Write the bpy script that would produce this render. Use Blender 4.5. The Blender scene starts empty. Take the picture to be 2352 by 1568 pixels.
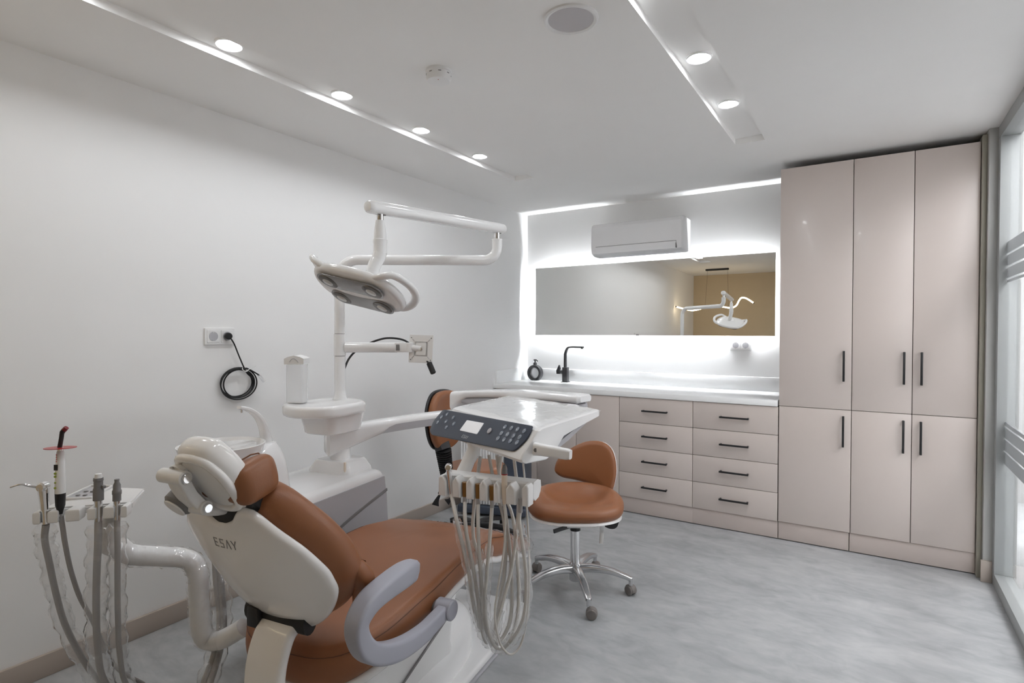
import bpy, bmesh, math, random
from mathutils import Vector, Matrix
import numpy as np
random.seed(7)
PI = math.pi
sc = bpy.context.scene
C = sc.collection

# ------------------------------------------------------------------ camera, world, exposure
CAM = Vector((0, 0, 1.36))
YAW, PIT, ROL, FPX = -0.5670253, -0.0190608, -0.0004578, 1300.657
FW = Vector((math.sin(YAW) * math.cos(PIT), math.cos(YAW) * math.cos(PIT), math.sin(PIT)))
_r = Vector((math.cos(YAW), -math.sin(YAW), 0)); _u = _r.cross(FW)
CR = _r * math.cos(ROL) + _u * math.sin(ROL); CU = -_r * math.sin(ROL) + _u * math.cos(ROL)
cd = bpy.data.cameras.new('camera'); cam = bpy.data.objects.new('camera', cd); C.objects.link(cam)
cd.sensor_width = 36; cd.lens = FPX / 2352 * 36; cd.clip_start = 0.02
cam.matrix_world = Matrix(((CR.x, CU.x, -FW.x, CAM.x), (CR.y, CU.y, -FW.y, CAM.y), (CR.z, CU.z, -FW.z, CAM.z), (0, 0, 0, 1)))
sc.camera = cam
sc.view_settings.view_transform = 'Standard'; sc.view_settings.look = 'None'
sc.view_settings.gamma = 1; sc.view_settings.use_curve_mapping = False
sc.view_settings.exposure = 0.70
w = bpy.data.worlds.new('world'); sc.world = w; w.use_nodes = True
w.node_tree.nodes['Background'].inputs[0].default_value = (0.97, 0.98, 1.0, 1)
w.node_tree.nodes['Background'].inputs[1].default_value = 6.6
sc.cycles.use_denoising = True
sc.cycles.max_bounces = 16; sc.cycles.diffuse_bounces = 14; sc.cycles.transparent_max_bounces = 24
sc.cycles.sample_clamp_indirect = 6.0
sc.cycles.caustics_reflective = False; sc.cycles.caustics_refractive = False
DOWN, STRIP = 86.0, 150.0       # strength of the ceiling spots and of the mirror's light strip

# measured points of the room: a sight line met with a plane of the room
def ray(x, y): return FW + CR * ((x - 1176) / FPX) + CU * ((784 - y) / FPX)
def at_x(x, y, v): d = ray(x, y); return CAM + d * ((v - CAM.x) / d.x)
def at_y(x, y, v): d = ray(x, y); return CAM + d * ((v - CAM.y) / d.y)
def at_z(x, y, v): d = ray(x, y); return CAM + d * ((v - CAM.z) / d.z)
def at_d(x, y, v): return CAM + ray(x, y) * v
def at_p(x, y, P, n): d = ray(x, y); return CAM + d * ((Vector(P) - CAM).dot(n) / d.dot(n))
# room (metres)
XL, YB, YC, H, XW, YF = -2.743, 4.584, 4.017, 2.440, 0.555, -1.346

# ------------------------------------------------------------------ materials
def srgb(r, g, b):
    f = lambda c: (c / 255 / 12.92) if c / 255 <= 0.04045 else ((c / 255 + 0.055) / 1.055) ** 2.4
    return (f(r), f(g), f(b), 1)
MATS = {}
def mat(name, col, rough=0.5, metal=0.0, coat=0.0, bump=0.0, bscale=200.0, spec=0.5, var=0.0, vscale=6.0, trans=0.0, emit=None, alpha=1.0):
    m = bpy.data.materials.new(name); m.use_nodes = True; nt = m.node_tree; p = nt.nodes['Principled BSDF']
    p.inputs['Base Color'].default_value = col; p.inputs['Roughness'].default_value = rough
    p.inputs['Metallic'].default_value = metal; p.inputs['Coat Weight'].default_value = coat
    p.inputs['Coat Roughness'].default_value = 0.06
    p.inputs['Specular IOR Level'].default_value = spec; p.inputs['Transmission Weight'].default_value = trans
    p.inputs['Alpha'].default_value = alpha
    if emit: p.inputs['Emission Color'].default_value = emit[:3] + (1,); p.inputs['Emission Strength'].default_value = emit[3]
    tc = nt.nodes.new('ShaderNodeTexCoord')
    nz = nt.nodes.new('ShaderNodeTexNoise'); nt.links.new(tc.outputs['Object'], nz.inputs['Vector'])
    nz.inputs['Scale'].default_value = vscale; nz.inputs['Detail'].default_value = 4
    if var:
        mx = nt.nodes.new('ShaderNodeMix'); mx.data_type = 'RGBA'
        mx.inputs[6].default_value = tuple(c * (1 - var) for c in col[:3]) + (1,)
        mx.inputs[7].default_value = tuple(min(1, c * (1 + var)) for c in col[:3]) + (1,)
        nt.links.new(nz.outputs['Fac'], mx.inputs[0]); nt.links.new(mx.outputs[2], p.inputs['Base Color'])
    if bump:
        n2 = nt.nodes.new('ShaderNodeTexNoise'); nt.links.new(tc.outputs['Object'], n2.inputs['Vector'])
        n2.inputs['Scale'].default_value = bscale; n2.inputs['Detail'].default_value = 3
        b = nt.nodes.new('ShaderNodeBump'); b.inputs['Strength'].default_value = bump; b.inputs['Distance'].default_value = 0.002
        nt.links.new(n2.outputs['Fac'], b.inputs['Height']); nt.links.new(b.outputs['Normal'], p.inputs['Normal'])
    MATS[name] = m; return m
wall_m = mat('wall_paint', (0.87, 0.87, 0.87, 1), 0.7, bump=0.04, bscale=120, var=0.012, vscale=2.0)
ceil_m = mat('ceiling_paint', (0.87, 0.865, 0.855, 1), 0.8, bump=0.03, bscale=120, var=0.01)
brown_wall = mat('brown_wall_paint', srgb(200, 182, 154), 0.75, bump=0.04, bscale=120, var=0.03)
base_m = mat('baseboard_greige', srgb(178, 167, 158), 0.4, var=0.02)
cab_m = mat('greige_gloss_lacquer', srgb(207, 196, 190), 0.34, coat=0.06, var=0.012, vscale=1.5)
cab_in = mat('cabinet_carcass_dark', srgb(70, 62, 60), 0.7, var=0.05)
plinth_m = mat('greige_plinth', srgb(196, 184, 178), 0.35, var=0.015)
counter_m = mat('white_solid_surface', (0.90, 0.905, 0.91, 1), 0.24, coat=0.0, var=0.01)
white_g = mat('white_gloss_plastic', (0.83, 0.83, 0.835, 1), 0.16, coat=0.3, var=0.008)
white_s = mat('white_satin_plastic', (0.80, 0.80, 0.80, 1), 0.36, var=0.01)
white_p = mat('white_pearl_shell', (0.87, 0.855, 0.84, 1), 0.2, coat=0.4, var=0.01)
grey_pl = mat('light_grey_panel', srgb(178, 178, 183), 0.35, var=0.015)
arm_grey = mat('bluish_grey_armrest', srgb(164, 165, 176), 0.42, var=0.015)
leather = mat('brown_leatherette', srgb(140, 89, 56), 0.42, bump=0.10, bscale=420, var=0.06, vscale=5)
leather_d = mat('brown_leatherette_seam', srgb(100, 60, 36), 0.5, var=0.05)
black_m = mat('matte_black', (0.012, 0.012, 0.014, 1), 0.42, var=0.1)
black_r = mat('black_rubber', (0.01, 0.01, 0.011, 1), 0.6, var=0.1)
chrome = mat('chrome', (0.82, 0.82, 0.83, 1), 0.1, metal=1.0, var=0.02)
brushed = mat('polished_aluminium', (0.66, 0.66, 0.67, 1), 0.2, metal=1.0, var=0.03)
navy = mat('navy_control_glass', srgb(40, 50, 68), 0.3, coat=0.12, var=0.03)
btn_m = mat('grey_button', srgb(120, 130, 146), 0.2, coat=0.6, var=0.05)
screen_m = mat('pale_screen', srgb(232, 233, 236), 0.3, var=0.01, emit=(0.9, 0.92, 0.95, 0.12))
logo_m = mat('grey_logo_print', srgb(140, 138, 138), 0.35, metal=0.3, var=0.03)
logo_w = mat('white_logo_print', srgb(205, 210, 216), 0.4, var=0.02)
hose_m = mat('grey_hose_rubber', srgb(206, 203, 198), 0.45, var=0.04, vscale=30)
hose_d = mat('dark_grey_hose_rubber', srgb(166, 164, 163), 0.45, var=0.04, vscale=30)
grey_d = mat('mid_grey_plastic', srgb(122, 121, 122), 0.4, var=0.03)
caster_m = mat('grey_caster_plastic', srgb(120, 114, 111), 0.4, var=0.04)
cream = mat('cream_handpiece', srgb(226, 212, 196), 0.35, var=0.02)
brass = mat('bronze_slot_lining', srgb(150, 112, 62), 0.3, metal=0.7, var=0.08)
red_m = mat('red_plastic', srgb(170, 40, 46), 0.3, var=0.05)
tip_m = mat('red_light_tip', srgb(120, 16, 30), 0.2, coat=0.4, var=0.05)
green_m = mat('green_print', srgb(150, 170, 70), 0.4, var=0.05)
slate = mat('slate_blue_panel', srgb(66, 74, 88), 0.5, var=0.05)
frame_m = mat('grey_aluminium_frame', srgb(158, 161, 161), 0.45, metal=0.0, var=0.02)
pillar_m = mat('grey_pillar_paint', srgb(176, 176, 174), 0.6, bump=0.03, var=0.02)
olive_m = mat('greige_filler_strip', srgb(150, 146, 134), 0.5, var=0.03)
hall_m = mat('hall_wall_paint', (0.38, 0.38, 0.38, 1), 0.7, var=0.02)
lens_g = mat('grey_lamp_window', srgb(128, 127, 128), 0.15, coat=0.6, bump=0.5, bscale=60, var=0.12, vscale=25)
lens_d = mat('dark_ribbed_reflector', srgb(92, 88, 84), 0.2, metal=0.4, var=0.12)
led_lens = mat('pale_lens', srgb(196, 196, 192), 0.12, coat=0.6, var=0.03)
mesh_grey = mat('speaker_grille', srgb(206, 203, 206), 0.6, metal=0.0, bump=0.9, bscale=900, var=0.04)
ac_m = mat('air_conditioner_white', (0.88, 0.88, 0.89, 1), 0.45, var=0.008)
def emission(name, col, s):
    m = bpy.data.materials.new(name); m.use_nodes = True; nt = m.node_tree; nt.nodes.clear()
    e = nt.nodes.new('ShaderNodeEmission'); o = nt.nodes.new('ShaderNodeOutputMaterial')
    e.inputs[0].default_value = col; e.inputs[1].default_value = s; nt.links.new(e.outputs[0], o.inputs[0]); return m
spot_e = emission('spot_light', (0.94, 0.972, 1.0, 1), DOWN)
strip_e = emission('mirror_light_strip', (0.93, 0.97, 1.0, 1), STRIP)
warm_e = emission('warm_pendant_light', (1.0, 0.80, 0.52, 1), 9.5)
def mirror_mat():
    m = bpy.data.materials.new('mirror_silver'); m.use_nodes = True; p = m.node_tree.nodes['Principled BSDF']
    p.inputs['Base Color'].default_value = (0.89, 0.89, 0.865, 1); p.inputs['Metallic'].default_value = 1; p.inputs['Roughness'].default_value = 0.0
    return m
mirror_m = mirror_mat()
def film(name, tint, gloss, dens, bump, scale, rough=0.08):
    m = bpy.data.materials.new(name); m.use_nodes = True; nt = m.node_tree; nt.nodes.clear()
    o = nt.nodes.new('ShaderNodeOutputMaterial'); t = nt.nodes.new('ShaderNodeBsdfTransparent'); g = nt.nodes.new('ShaderNodeBsdfGlossy')
    d = nt.nodes.new('ShaderNodeBsdfDiffuse'); d.inputs[0].default_value = tint
    g.inputs['Roughness'].default_value = rough; g.inputs[0].default_value = (1, 1, 1, 1)
    tl = nt.nodes.new('ShaderNodeBsdfTranslucent'); tl.inputs[0].default_value = tint
    ad = nt.nodes.new('ShaderNodeMixShader'); ad.inputs[0].default_value = 0.5
    nt.links.new(d.outputs[0], ad.inputs[1]); nt.links.new(tl.outputs[0], ad.inputs[2])
    m1 = nt.nodes.new('ShaderNodeMixShader'); m1.inputs[0].default_value = dens
    nt.links.new(t.outputs[0], m1.inputs[1]); nt.links.new(ad.outputs[0], m1.inputs[2])
    lw = nt.nodes.new('ShaderNodeFresnel'); ge = nt.nodes.new('ShaderNodeNewGeometry'); io = nt.nodes.new('ShaderNodeMix'); io.data_type = 'FLOAT'
    io.inputs[2].default_value = 1.45; io.inputs[3].default_value = 1 / 1.45     # the same thin sheet from both sides
    nt.links.new(ge.outputs['Backfacing'], io.inputs[0]); nt.links.new(io.outputs[0], lw.inputs[0])
    mu = nt.nodes.new('ShaderNodeMath'); mu.operation = 'MULTIPLY'; mu.inputs[1].default_value = gloss; nt.links.new(lw.outputs[0], mu.inputs[0])
    m2 = nt.nodes.new('ShaderNodeMixShader'); nt.links.new(mu.outputs[0], m2.inputs[0])
    nt.links.new(m1.outputs[0], m2.inputs[1]); nt.links.new(g.outputs[0], m2.inputs[2]); nt.links.new(m2.outputs[0], o.inputs[0])
    if bump:
        tc = nt.nodes.new('ShaderNodeTexCoord'); nz = nt.nodes.new('ShaderNodeTexNoise'); nz.inputs['Scale'].default_value = scale
        nz.inputs['Detail'].default_value = 2; nt.links.new(tc.outputs['Object'], nz.inputs['Vector'])
        b = nt.nodes.new('ShaderNodeBump'); b.inputs['Strength'].default_value = bump; b.inputs['Distance'].default_value = 0.01
        nt.links.new(nz.outputs['Fac'], b.inputs['Height'])
        nt.links.new(b.outputs['Normal'], g.inputs['Normal'])
        nt.links.new(b.outputs['Normal'], lw.inputs['Normal'])
    return m
glass_m = film('window_glass', (0.8, 0.85, 0.84, 1), 1.0, 0.03, 0, 1, 0.0)
frost_m = film('frosted_band', (0.40, 0.41, 0.42, 1), 0.4, 0.8, 0, 1, 0.1)
film_m = film('clear_plastic_sleeve', (0.92, 0.92, 0.92, 1), 2.4, 0.09, 0.9, 22, 0.08)
cover_m = film('clear_tray_cover', (0.9, 0.9, 0.9, 1), 1.0, 0.03, 0.35, 14, 0.05)
wrap_m = film('clear_plastic_wrap', (0.88, 0.88, 0.89, 1), 1.3, 0.05, 0.8, 18, 0.06)
cup_m = film('frosted_clear_plastic', (0.88, 0.89, 0.91, 1), 0.7, 0.32, 0, 1, 0.15)
soap_m = film('clear_soap', (0.80, 0.80, 0.82, 1), 0.8, 0.35, 0, 1, 0.1)
def floor_mat():
    m = bpy.data.materials.new('grey_cement_vinyl'); m.use_nodes = True; nt = m.node_tree; p = nt.nodes['Principled BSDF']
    tc = nt.nodes.new('ShaderNodeTexCoord'); mp = nt.nodes.new('ShaderNodeMapping'); nt.links.new(tc.outputs['Object'], mp.inputs[0])
    mp.inputs['Rotation'].default_value = (0, 0, math.radians(25)); mp.inputs['Scale'].default_value = (1.0, 1.9, 1)
    a = nt.nodes.new('ShaderNodeTexNoise'); a.inputs['Scale'].default_value = 2.6; a.inputs['Detail'].default_value = 9; a.inputs['Roughness'].default_value = 0.62
    a.inputs['Distortion'].default_value = 0.7
    b = nt.nodes.new('ShaderNodeTexNoise'); b.inputs['Scale'].default_value = 9; b.inputs['Detail'].default_value = 6; b.inputs['Distortion'].default_value = 1.0
    nt.links.new(mp.outputs[0], a.inputs['Vector']); nt.links.new(mp.outputs[0], b.inputs['Vector'])
    mx = nt.nodes.new('ShaderNodeMix'); mx.data_type = 'FLOAT'; mx.inputs[0].default_value = 0.35
    nt.links.new(a.outputs['Fac'], mx.inputs[2]); nt.links.new(b.outputs['Fac'], mx.inputs[3])
    cr = nt.nodes.new('ShaderNodeValToRGB'); nt.links.new(mx.outputs[0], cr.inputs[0])
    e = cr.color_ramp.elements; e[0].position = 0.32; e[0].color = srgb(146, 148, 150); e[1].position = 0.68; e[1].color = srgb(186, 187, 188)
    k = cr.color_ramp.elements.new(0.5); k.color = srgb(168, 170, 172)
    nt.links.new(cr.outputs[0], p.inputs['Base Color']); p.inputs['Roughness'].default_value = 0.42
    return m
floor_m = floor_mat()

# ------------------------------------------------------------------ helpers
def mw(o):
    m = o.matrix_basis.copy()
    return mw(o.parent) @ o.matrix_parent_inverse @ m if o.parent else m
def obj(name, bm, m, parent=None, sharp=38, world=True, label=None):
    """link a bmesh as one mesh object; world=True: its vertices are in world space"""
    if parent and world: bm.transform(mw(parent).inverted())
    bmesh.ops.recalc_face_normals(bm, faces=bm.faces[:])
    me = bpy.data.meshes.new(name); bm.to_mesh(me); bm.free()
    for p in me.polygons: p.use_smooth = True
    me.set_sharp_from_angle(angle=math.radians(sharp))
    me.materials.append(m)
    o = bpy.data.objects.new(name, me); C.objects.link(o)
    if parent: o.parent = parent
    if label: o['label'] = label
    return o
def thing(name, label, cat, loc=(0, 0, 0), rz=0, group=None):
    o = bpy.data.objects.new(name, None); o.empty_display_size = 0.05; C.objects.link(o)
    o.location = loc; o.rotation_euler = (0, 0, rz); o['label'] = label; o['category'] = cat
    if group: o['group'] = group
    return o
def tag(o, label, cat, group=None):
    o['label'] = label; o['category'] = cat
    if group: o['group'] = group
    return o
def struct(o): o['kind'] = 'structure'; return o
def dup(root, loc, label, rz=None, group=None):
    def cp(o, par):
        c = o.copy(); C.objects.link(c)
        if par: c.parent = par
        for ch in list(o.children): cp(ch, c)
        return c
    r = cp(root, None); r.location = loc
    if rz is not None: r.rotation_euler = (0, 0, rz)
    r['label'] = label
    if group: r['group'] = group
    return r
def BM(): return bmesh.new()
def merge(bm, t, M=None):
    if M is not None: t.transform(M)
    me = bpy.data.meshes.new('tmp'); t.to_mesh(me); t.free(); bm.from_mesh(me); bpy.data.meshes.remove(me)
def box(bm, lo, hi, r=0.0, seg=2, M=None):
    t = bmesh.new(); bmesh.ops.create_cube(t, size=1)
    lo, hi = Vector(lo), Vector(hi); c = (lo + hi) / 2; s = hi - lo
    for v in t.verts: v.co = Vector((v.co.x * s.x, v.co.y * s.y, v.co.z * s.z)) + c
    if r > 0: bmesh.ops.bevel(t, geom=t.edges[:], offset=min(r, min(abs(x) for x in s) * 0.49), segments=seg, profile=0.5, affect='EDGES')
    merge(bm, t, M); return bm
def frame(o, x, y=None, z=None):
    """4x4 from an origin and two of its axes"""
    x = Vector(x).normalized()
    if z is not None: z = Vector(z); z = (z - x * z.dot(x)).normalized(); y = z.cross(x)
    else: y = Vector(y); y = (y - x * y.dot(x)).normalized(); z = x.cross(y)
    o = Vector(o)
    return Matrix(((x.x, y.x, z.x, o.x), (x.y, y.y, z.y, o.y), (x.z, y.z, z.z, o.z), (0, 0, 0, 1)))
def cr(pts, n=8, closed=False):
    """smooth curve through points"""
    P = [Vector(p) for p in pts]; out = []; N = len(P)
    for i in range(N if closed else N - 1):
        p0 = P[(i - 1) % N] if (closed or i > 0) else P[0] * 2 - P[1]
        p1 = P[i]; p2 = P[(i + 1) % N]
        p3 = P[(i + 2) % N] if (closed or i + 2 < N) else p2 * 2 - p1
        for k in range(n):
            t = k / n
            out.append(0.5 * ((2 * p1) + (p2 - p0) * t + (2 * p0 - 5 * p1 + 4 * p2 - p3) * t * t + (3 * p1 - 3 * p2 + p3 - p0) * t ** 3))
    if not closed: out.append(P[-1].copy())
    return out
def loft(bm, secs, cap=True, closed=False):
    """skin of a row of rings with the same number of points"""
    R = [[bm.verts.new(p) for p in s] for s in secs]; n = len(R[0])
    for a, b in (list(zip(R, R[1:])) + ([(R[-1], R[0])] if closed else [])):
        for i in range(n): bm.faces.new((a[i], a[(i + 1) % n], b[(i + 1) % n], b[i]))
    if cap and not closed:
        for q in (R[0], R[-1]):
            try: bm.faces.new(q)
            except ValueError: pass
    return bm
def tube(bm, pts, r, n=12, cap=True, squash=None, up=None, closed=False, wob=0.0):
    pts = [Vector(p) for p in pts]; m = len(pts); rs = r if isinstance(r, (list, tuple)) else [r] * m
    secs = []; nrm = None
    for i, p in enumerate(pts):
        if closed: t = (pts[(i + 1) % m] - pts[i - 1]).normalized()
        else: t = (pts[min(i + 1, m - 1)] - pts[max(i - 1, 0)]).normalized()
        if nrm is None:
            ref = Vector(up) if up is not None else (Vector((0, 0, 1)) if abs(t.z) < 0.9 else Vector((1, 0, 0)))
            nrm = (ref - t * ref.dot(t)).normalized()
        elif up is not None: ref = Vector(up); nrm = (ref - t * ref.dot(t)).normalized()
        else: nrm = (nrm - t * nrm.dot(t)).normalized()
        b = t.cross(nrm); sa, sb = squash if squash else (1, 1)
        q = []
        for k in range(n):
            a = 2 * PI * k / n; e = 1 + (random.uniform(-wob, wob) if wob else 0)
            q.append(p + (nrm * math.cos(a) * sa + b * math.sin(a) * sb) * rs[i] * e)
        secs.append(q)
    return loft(bm, secs, cap, closed)
def rrect(w, h, r, n=4):
    """rounded rectangle, counter-clockwise"""
    r = min(r, w / 2 - 1e-5, h / 2 - 1e-5); o = []
    for cx, cy, a0 in ((w / 2 - r, h / 2 - r, 0), (-w / 2 + r, h / 2 - r, 90), (-w / 2 + r, -h / 2 + r, 180), (w / 2 - r, -h / 2 + r, 270)):
        for k in range(n + 1):
            a = math.radians(a0 + 90 * k / n); o.append((cx + r * math.cos(a), cy + r * math.sin(a)))
    return o
def sweep(bm, pts, prof, up, scales=None, cap=True):
    """a flat profile carried along a path; the profile's y points to up"""
    pts = [Vector(p) for p in pts]; m = len(pts); secs = []
    for i, p in enumerate(pts):
        t = (pts[min(i + 1, m - 1)] - pts[max(i - 1, 0)]).normalized()
        u = Vector(up[i] if isinstance(up, list) else up); u = (u - t * u.dot(t)).normalized(); b = t.cross(u)
        sx, sy = scales[i] if scales else (1, 1)
        secs.append([p + b * (x * sx) + u * (y * sy) for x, y in prof])
    return loft(bm, secs, cap)
def lathe(bm, prof, n=24, M=None):
    t = bmesh.new(); R = []
    for r, z in prof:
        R.append([t.verts.new((0, 0, z))] if r < 1e-6 else [t.verts.new((r * math.cos(2 * PI * k / n), r * math.sin(2 * PI * k / n), z)) for k in range(n)])
    for a, b in zip(R, R[1:]):
        for k in range(n):
            j = (k + 1) % n
            if len(a) == 1 and len(b) == 1: continue
            if len(a) == 1: t.faces.new((a[0], b[k], b[j]))
            elif len(b) == 1: t.faces.new((a[k], a[j], b[0]))
            else: t.faces.new((a[k], a[j], b[j], b[k]))
    for q in (R[0], R[-1]):
        if len(q) > 1: t.faces.new(q)
    merge(bm, t, M); return bm
def cyl(bm, a, b, r, n=20, bev=0.0):
    a, b = Vector(a), Vector(b); L = (b - a).length; z = (b - a).normalized()
    x = Vector((1, 0, 0)) if abs(z.x) < 0.9 else Vector((0, 1, 0))
    x = (x - z * x.dot(z)).normalized()
    pr = [(0, 0), (r, 0), (r, L), (0, L)] if not bev else [(0, 0), (r - bev, 0), (r, bev), (r, L - bev), (r - bev, L), (0, L)]
    return lathe(bm, pr, n, frame(a, x, z=z))
def slab(bm, out, t, r, crown=0.0, deform=None, M=None, bottom_crown=0.0, inner=(0.9, 0.7, 0.45, 0.2), seg=4, rb=None):
    """a plate or cushion of any outline (list of 2-D points): thickness t, edge radius r, domed top"""
    N = len(out); P = [Vector((x, y)) for x, y in out]; c = sum(P, Vector((0, 0))) / N
    area = sum(P[i].x * P[(i + 1) % N].y - P[(i + 1) % N].x * P[i].y for i in range(N))
    if area < 0: P.reverse()
    nrm = []
    for i in range(N):
        e = P[(i + 1) % N] - P[i - 1]; nrm.append(Vector((-e.y, e.x)).normalized())
    rb = r if rb is None else rb
    rings = []
    for s in reversed(inner): rings.append((rb, s, -t / 2 - bottom_crown * (1 - s * s)))
    for k in range(seg + 1):
        a = -PI / 2 + (PI / 2) * k / seg; rings.append((rb * (1 - math.cos(a)), 1, -t / 2 + rb + rb * math.sin(a)))
    for k in range(seg + 1):
        a = (PI / 2) * k / seg; rings.append((r * (1 - math.cos(a)), 1, t / 2 - r + r * math.sin(a)))
    for s in inner: rings.append((r, s, t / 2 + crown * (1 - s * s)))
    tb = bmesh.new(); R = []
    f = deform or (lambda v: v)
    for d, s, z in rings:
        R.append([tb.verts.new(f(Vector(((c + (P[i] + nrm[i] * d - c) * s).x, (c + (P[i] + nrm[i] * d - c) * s).y, z)))) for i in range(N)])
    for a, b in zip(R, R[1:]):
        for i in range(N): tb.faces.new((a[i], a[(i + 1) % N], b[(i + 1) % N], b[i]))
    for q, z in ((R[0], -t / 2 - bottom_crown), (R[-1], t / 2 + crown)):
        v = tb.verts.new(f(Vector((c.x, c.y, z))))
        for i in range(N): tb.faces.new((q[i], q[(i + 1) % N], v))
    bmesh.ops.remove_doubles(tb, verts=tb.verts[:], dist=1e-6)
    merge(bm, tb, M); return bm
def lerp(tab, x):
    if x <= tab[0][0]: return tab[0][1]
    for (a, b), (c_, d) in zip(tab, tab[1:]):
        if x <= c_:
            t = (x - a) / (c_ - a); t = t * t * (3 - 2 * t) * 0.35 + t * 0.65
            return b + (d - b) * t
    return tab[-1][1]
def stroke(bm, pts, wd, th=0.0006):
    """pen strokes in the xy plane, a hair thick, for lettering"""
    for (x0, y0), (x1, y1) in zip(pts, pts[1:]):
        d = Vector((x1 - x0, y1 - y0)); L = d.length
        if L < 1e-6: continue
        d /= L; n = Vector((-d.y, d.x)) * wd / 2; e = d * wd / 2
        q = [Vector((x0, y0)) - e + n, Vector((x0, y0)) - e - n, Vector((x1, y1)) + e - n, Vector((x1, y1)) + e + n]
        lo = [bm.verts.new((p.x, p.y, 0)) for p in q]; hi = [bm.verts.new((p.x, p.y, th)) for p in q]
        bm.faces.new(hi); bm.faces.new(lo[::-1])
        for i in range(4): bm.faces.new((lo[i], lo[(i + 1) % 4], hi[(i + 1) % 4], hi[i]))
ESAY = ([[(0.9, 1), (0.05, 1), (0.0, 0), (0.85, 0)], [(0.03, 0.5), (0.75, 0.5)]],
        [[(0.95, 1), (0.15, 1), (0.12, 0.52), (0.85, 0.48), (0.82, 0), (0.0, 0)]],
        [[(0.0, 0), (0.5, 1), (1.0, 0)]],
        [[(0.0, 1), (0.5, 0.45), (1.0, 1)], [(0.5, 0.45), (0.5, 0)]])
def lettering(bm, h, wd, M, slant=0.0, gap=0.28, asp=0.85):
    t = bmesh.new(); x = 0
    for L in ESAY:
        for s in L: stroke(t, [(x + (px * asp + slant * py) * h, py * h) for px, py in s], wd)
        x += h * (asp + gap)
    W = x - h * gap
    for v in t.verts: v.co.x -= W / 2; v.co.y -= h / 2
    merge(bm, t, M)

# ================================================================== THE ROOM
XH = XW + 1.5           # far wall of the hall beyond the glass
bm = BM(); box(bm, (XL - .1, YF - .1, -.1), (XH + .1, 6.0, 0)); struct(obj('floor', bm, floor_m))
R1 = (-2.189, -2.031, 3.482); R2 = (-0.684, -0.5255, 3.49); RY0 = 0.40; RD = 0.032
bm = BM()
xs = [XL - .1, R1[0], R1[1], R2[0], R2[1], XW + .1]
for i in (0, 2, 4): box(bm, (xs[i], YF - .1, H), (xs[i + 1], YB + .1, H + RD))
for a, b, y in (R1, R2):
    box(bm, (a, YF - .1, H), (b, RY0, H + RD)); box(bm, (a, y, H), (b, YB + .1, H + RD))
box(bm, (XL - .1, YF - .1, H + RD), (XW + .1, YB + .1, H + .14))
struct(obj('ceiling', bm, ceil_m))
bm = BM(); box(bm, (XL - .1, YF - .1, 0), (XL, YB + .1, H)); struct(obj('wall_left', bm, wall_m))
bm = BM(); box(bm, (XL, YB, 0), (XW + .1, YB + .1, H)); struct(obj('wall_back', bm, wall_m))
bm = BM(); box(bm, (XL, YF - .1, 0), (XW + .1, YF, H)); struct(obj('wall_front', bm, brown_wall))
bm = BM(); box(bm, (0.517, 3.945, 0), (XW + .1, YB, H)); struct(obj('wall_right', bm, pillar_m))
bm = BM(); box(bm, (XW, YF - .1, 0), (XW + .1, 1.9, H)); struct(obj('wall_daylight_block', bm, wall_m))  # unseen solid stretch, added to keep hall daylight off the front half
bm = BM(); box(bm, (0.506, 3.93, 0), (XW, 3.945, .118), .003); struct(obj('baseboard_right', bm, base_m))
bm = BM(); box(bm, (XL, YF, 0), (XL + .016, YC + .02, .089), .003); struct(obj('baseboard_left', bm, base_m))
bm = BM(); box(bm, (.4945, 3.985, 0), (.5165, 4.3, 2.422), .002); struct(obj('trim_1', bm, olive_m))
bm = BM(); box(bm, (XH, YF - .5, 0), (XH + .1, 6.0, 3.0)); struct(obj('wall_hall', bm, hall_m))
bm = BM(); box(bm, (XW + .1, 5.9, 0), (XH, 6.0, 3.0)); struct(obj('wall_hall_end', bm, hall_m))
bm = BM(); box(bm, (XH - .016, YF - .5, 0), (XH, 5.9, .12), .003); struct(obj('baseboard_hall', bm, base_m))
# the glazed partition on the right
win = bpy.data.objects.new('window_1', None); C.objects.link(win); win.location = (XW, 2.9, 0); struct(win)
win['label'] = 'grey framed floor-to-ceiling glass partition with frosted bands'
FWD = .085; FY1 = 3.944; FY0 = 1.9
bm = BM(); box(bm, (XW, FY0, 0), (XW + FWD, FY1, .068), .002); obj('bottom_rail', bm, frame_m, win)
bm = BM(); box(bm, (XW, FY0, H - .066), (XW + FWD, FY1, H), .002); obj('top_rail', bm, frame_m, win)
for y in (3.886, 2.86, 1.9):
    bm = BM(); box(bm, (XW, y, .068), (XW + FWD, y + .058, H - .066), .002); obj('stile', bm, frame_m, win)
for a, b in ((1.958, 2.86), (2.918, 3.886)):
    bm = BM(); box(bm, (XW + .038, a, .068), (XW + .044, b, H - .066)); g = obj('pane', bm, glass_m, win)
    for z0, z1 in ((.66, .722), (.732, .788), (.798, .852), (.862, .88), (1.610, 1.622), (1.634, 1.686), (1.698, 1.752), (1.764, 1.822)):
        bm = BM(); box(bm, (XW + .0345, a + .002, z0), (XW + .0375, b - .002, z1)); obj('frosted_band', bm, frost_m, g)
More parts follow.
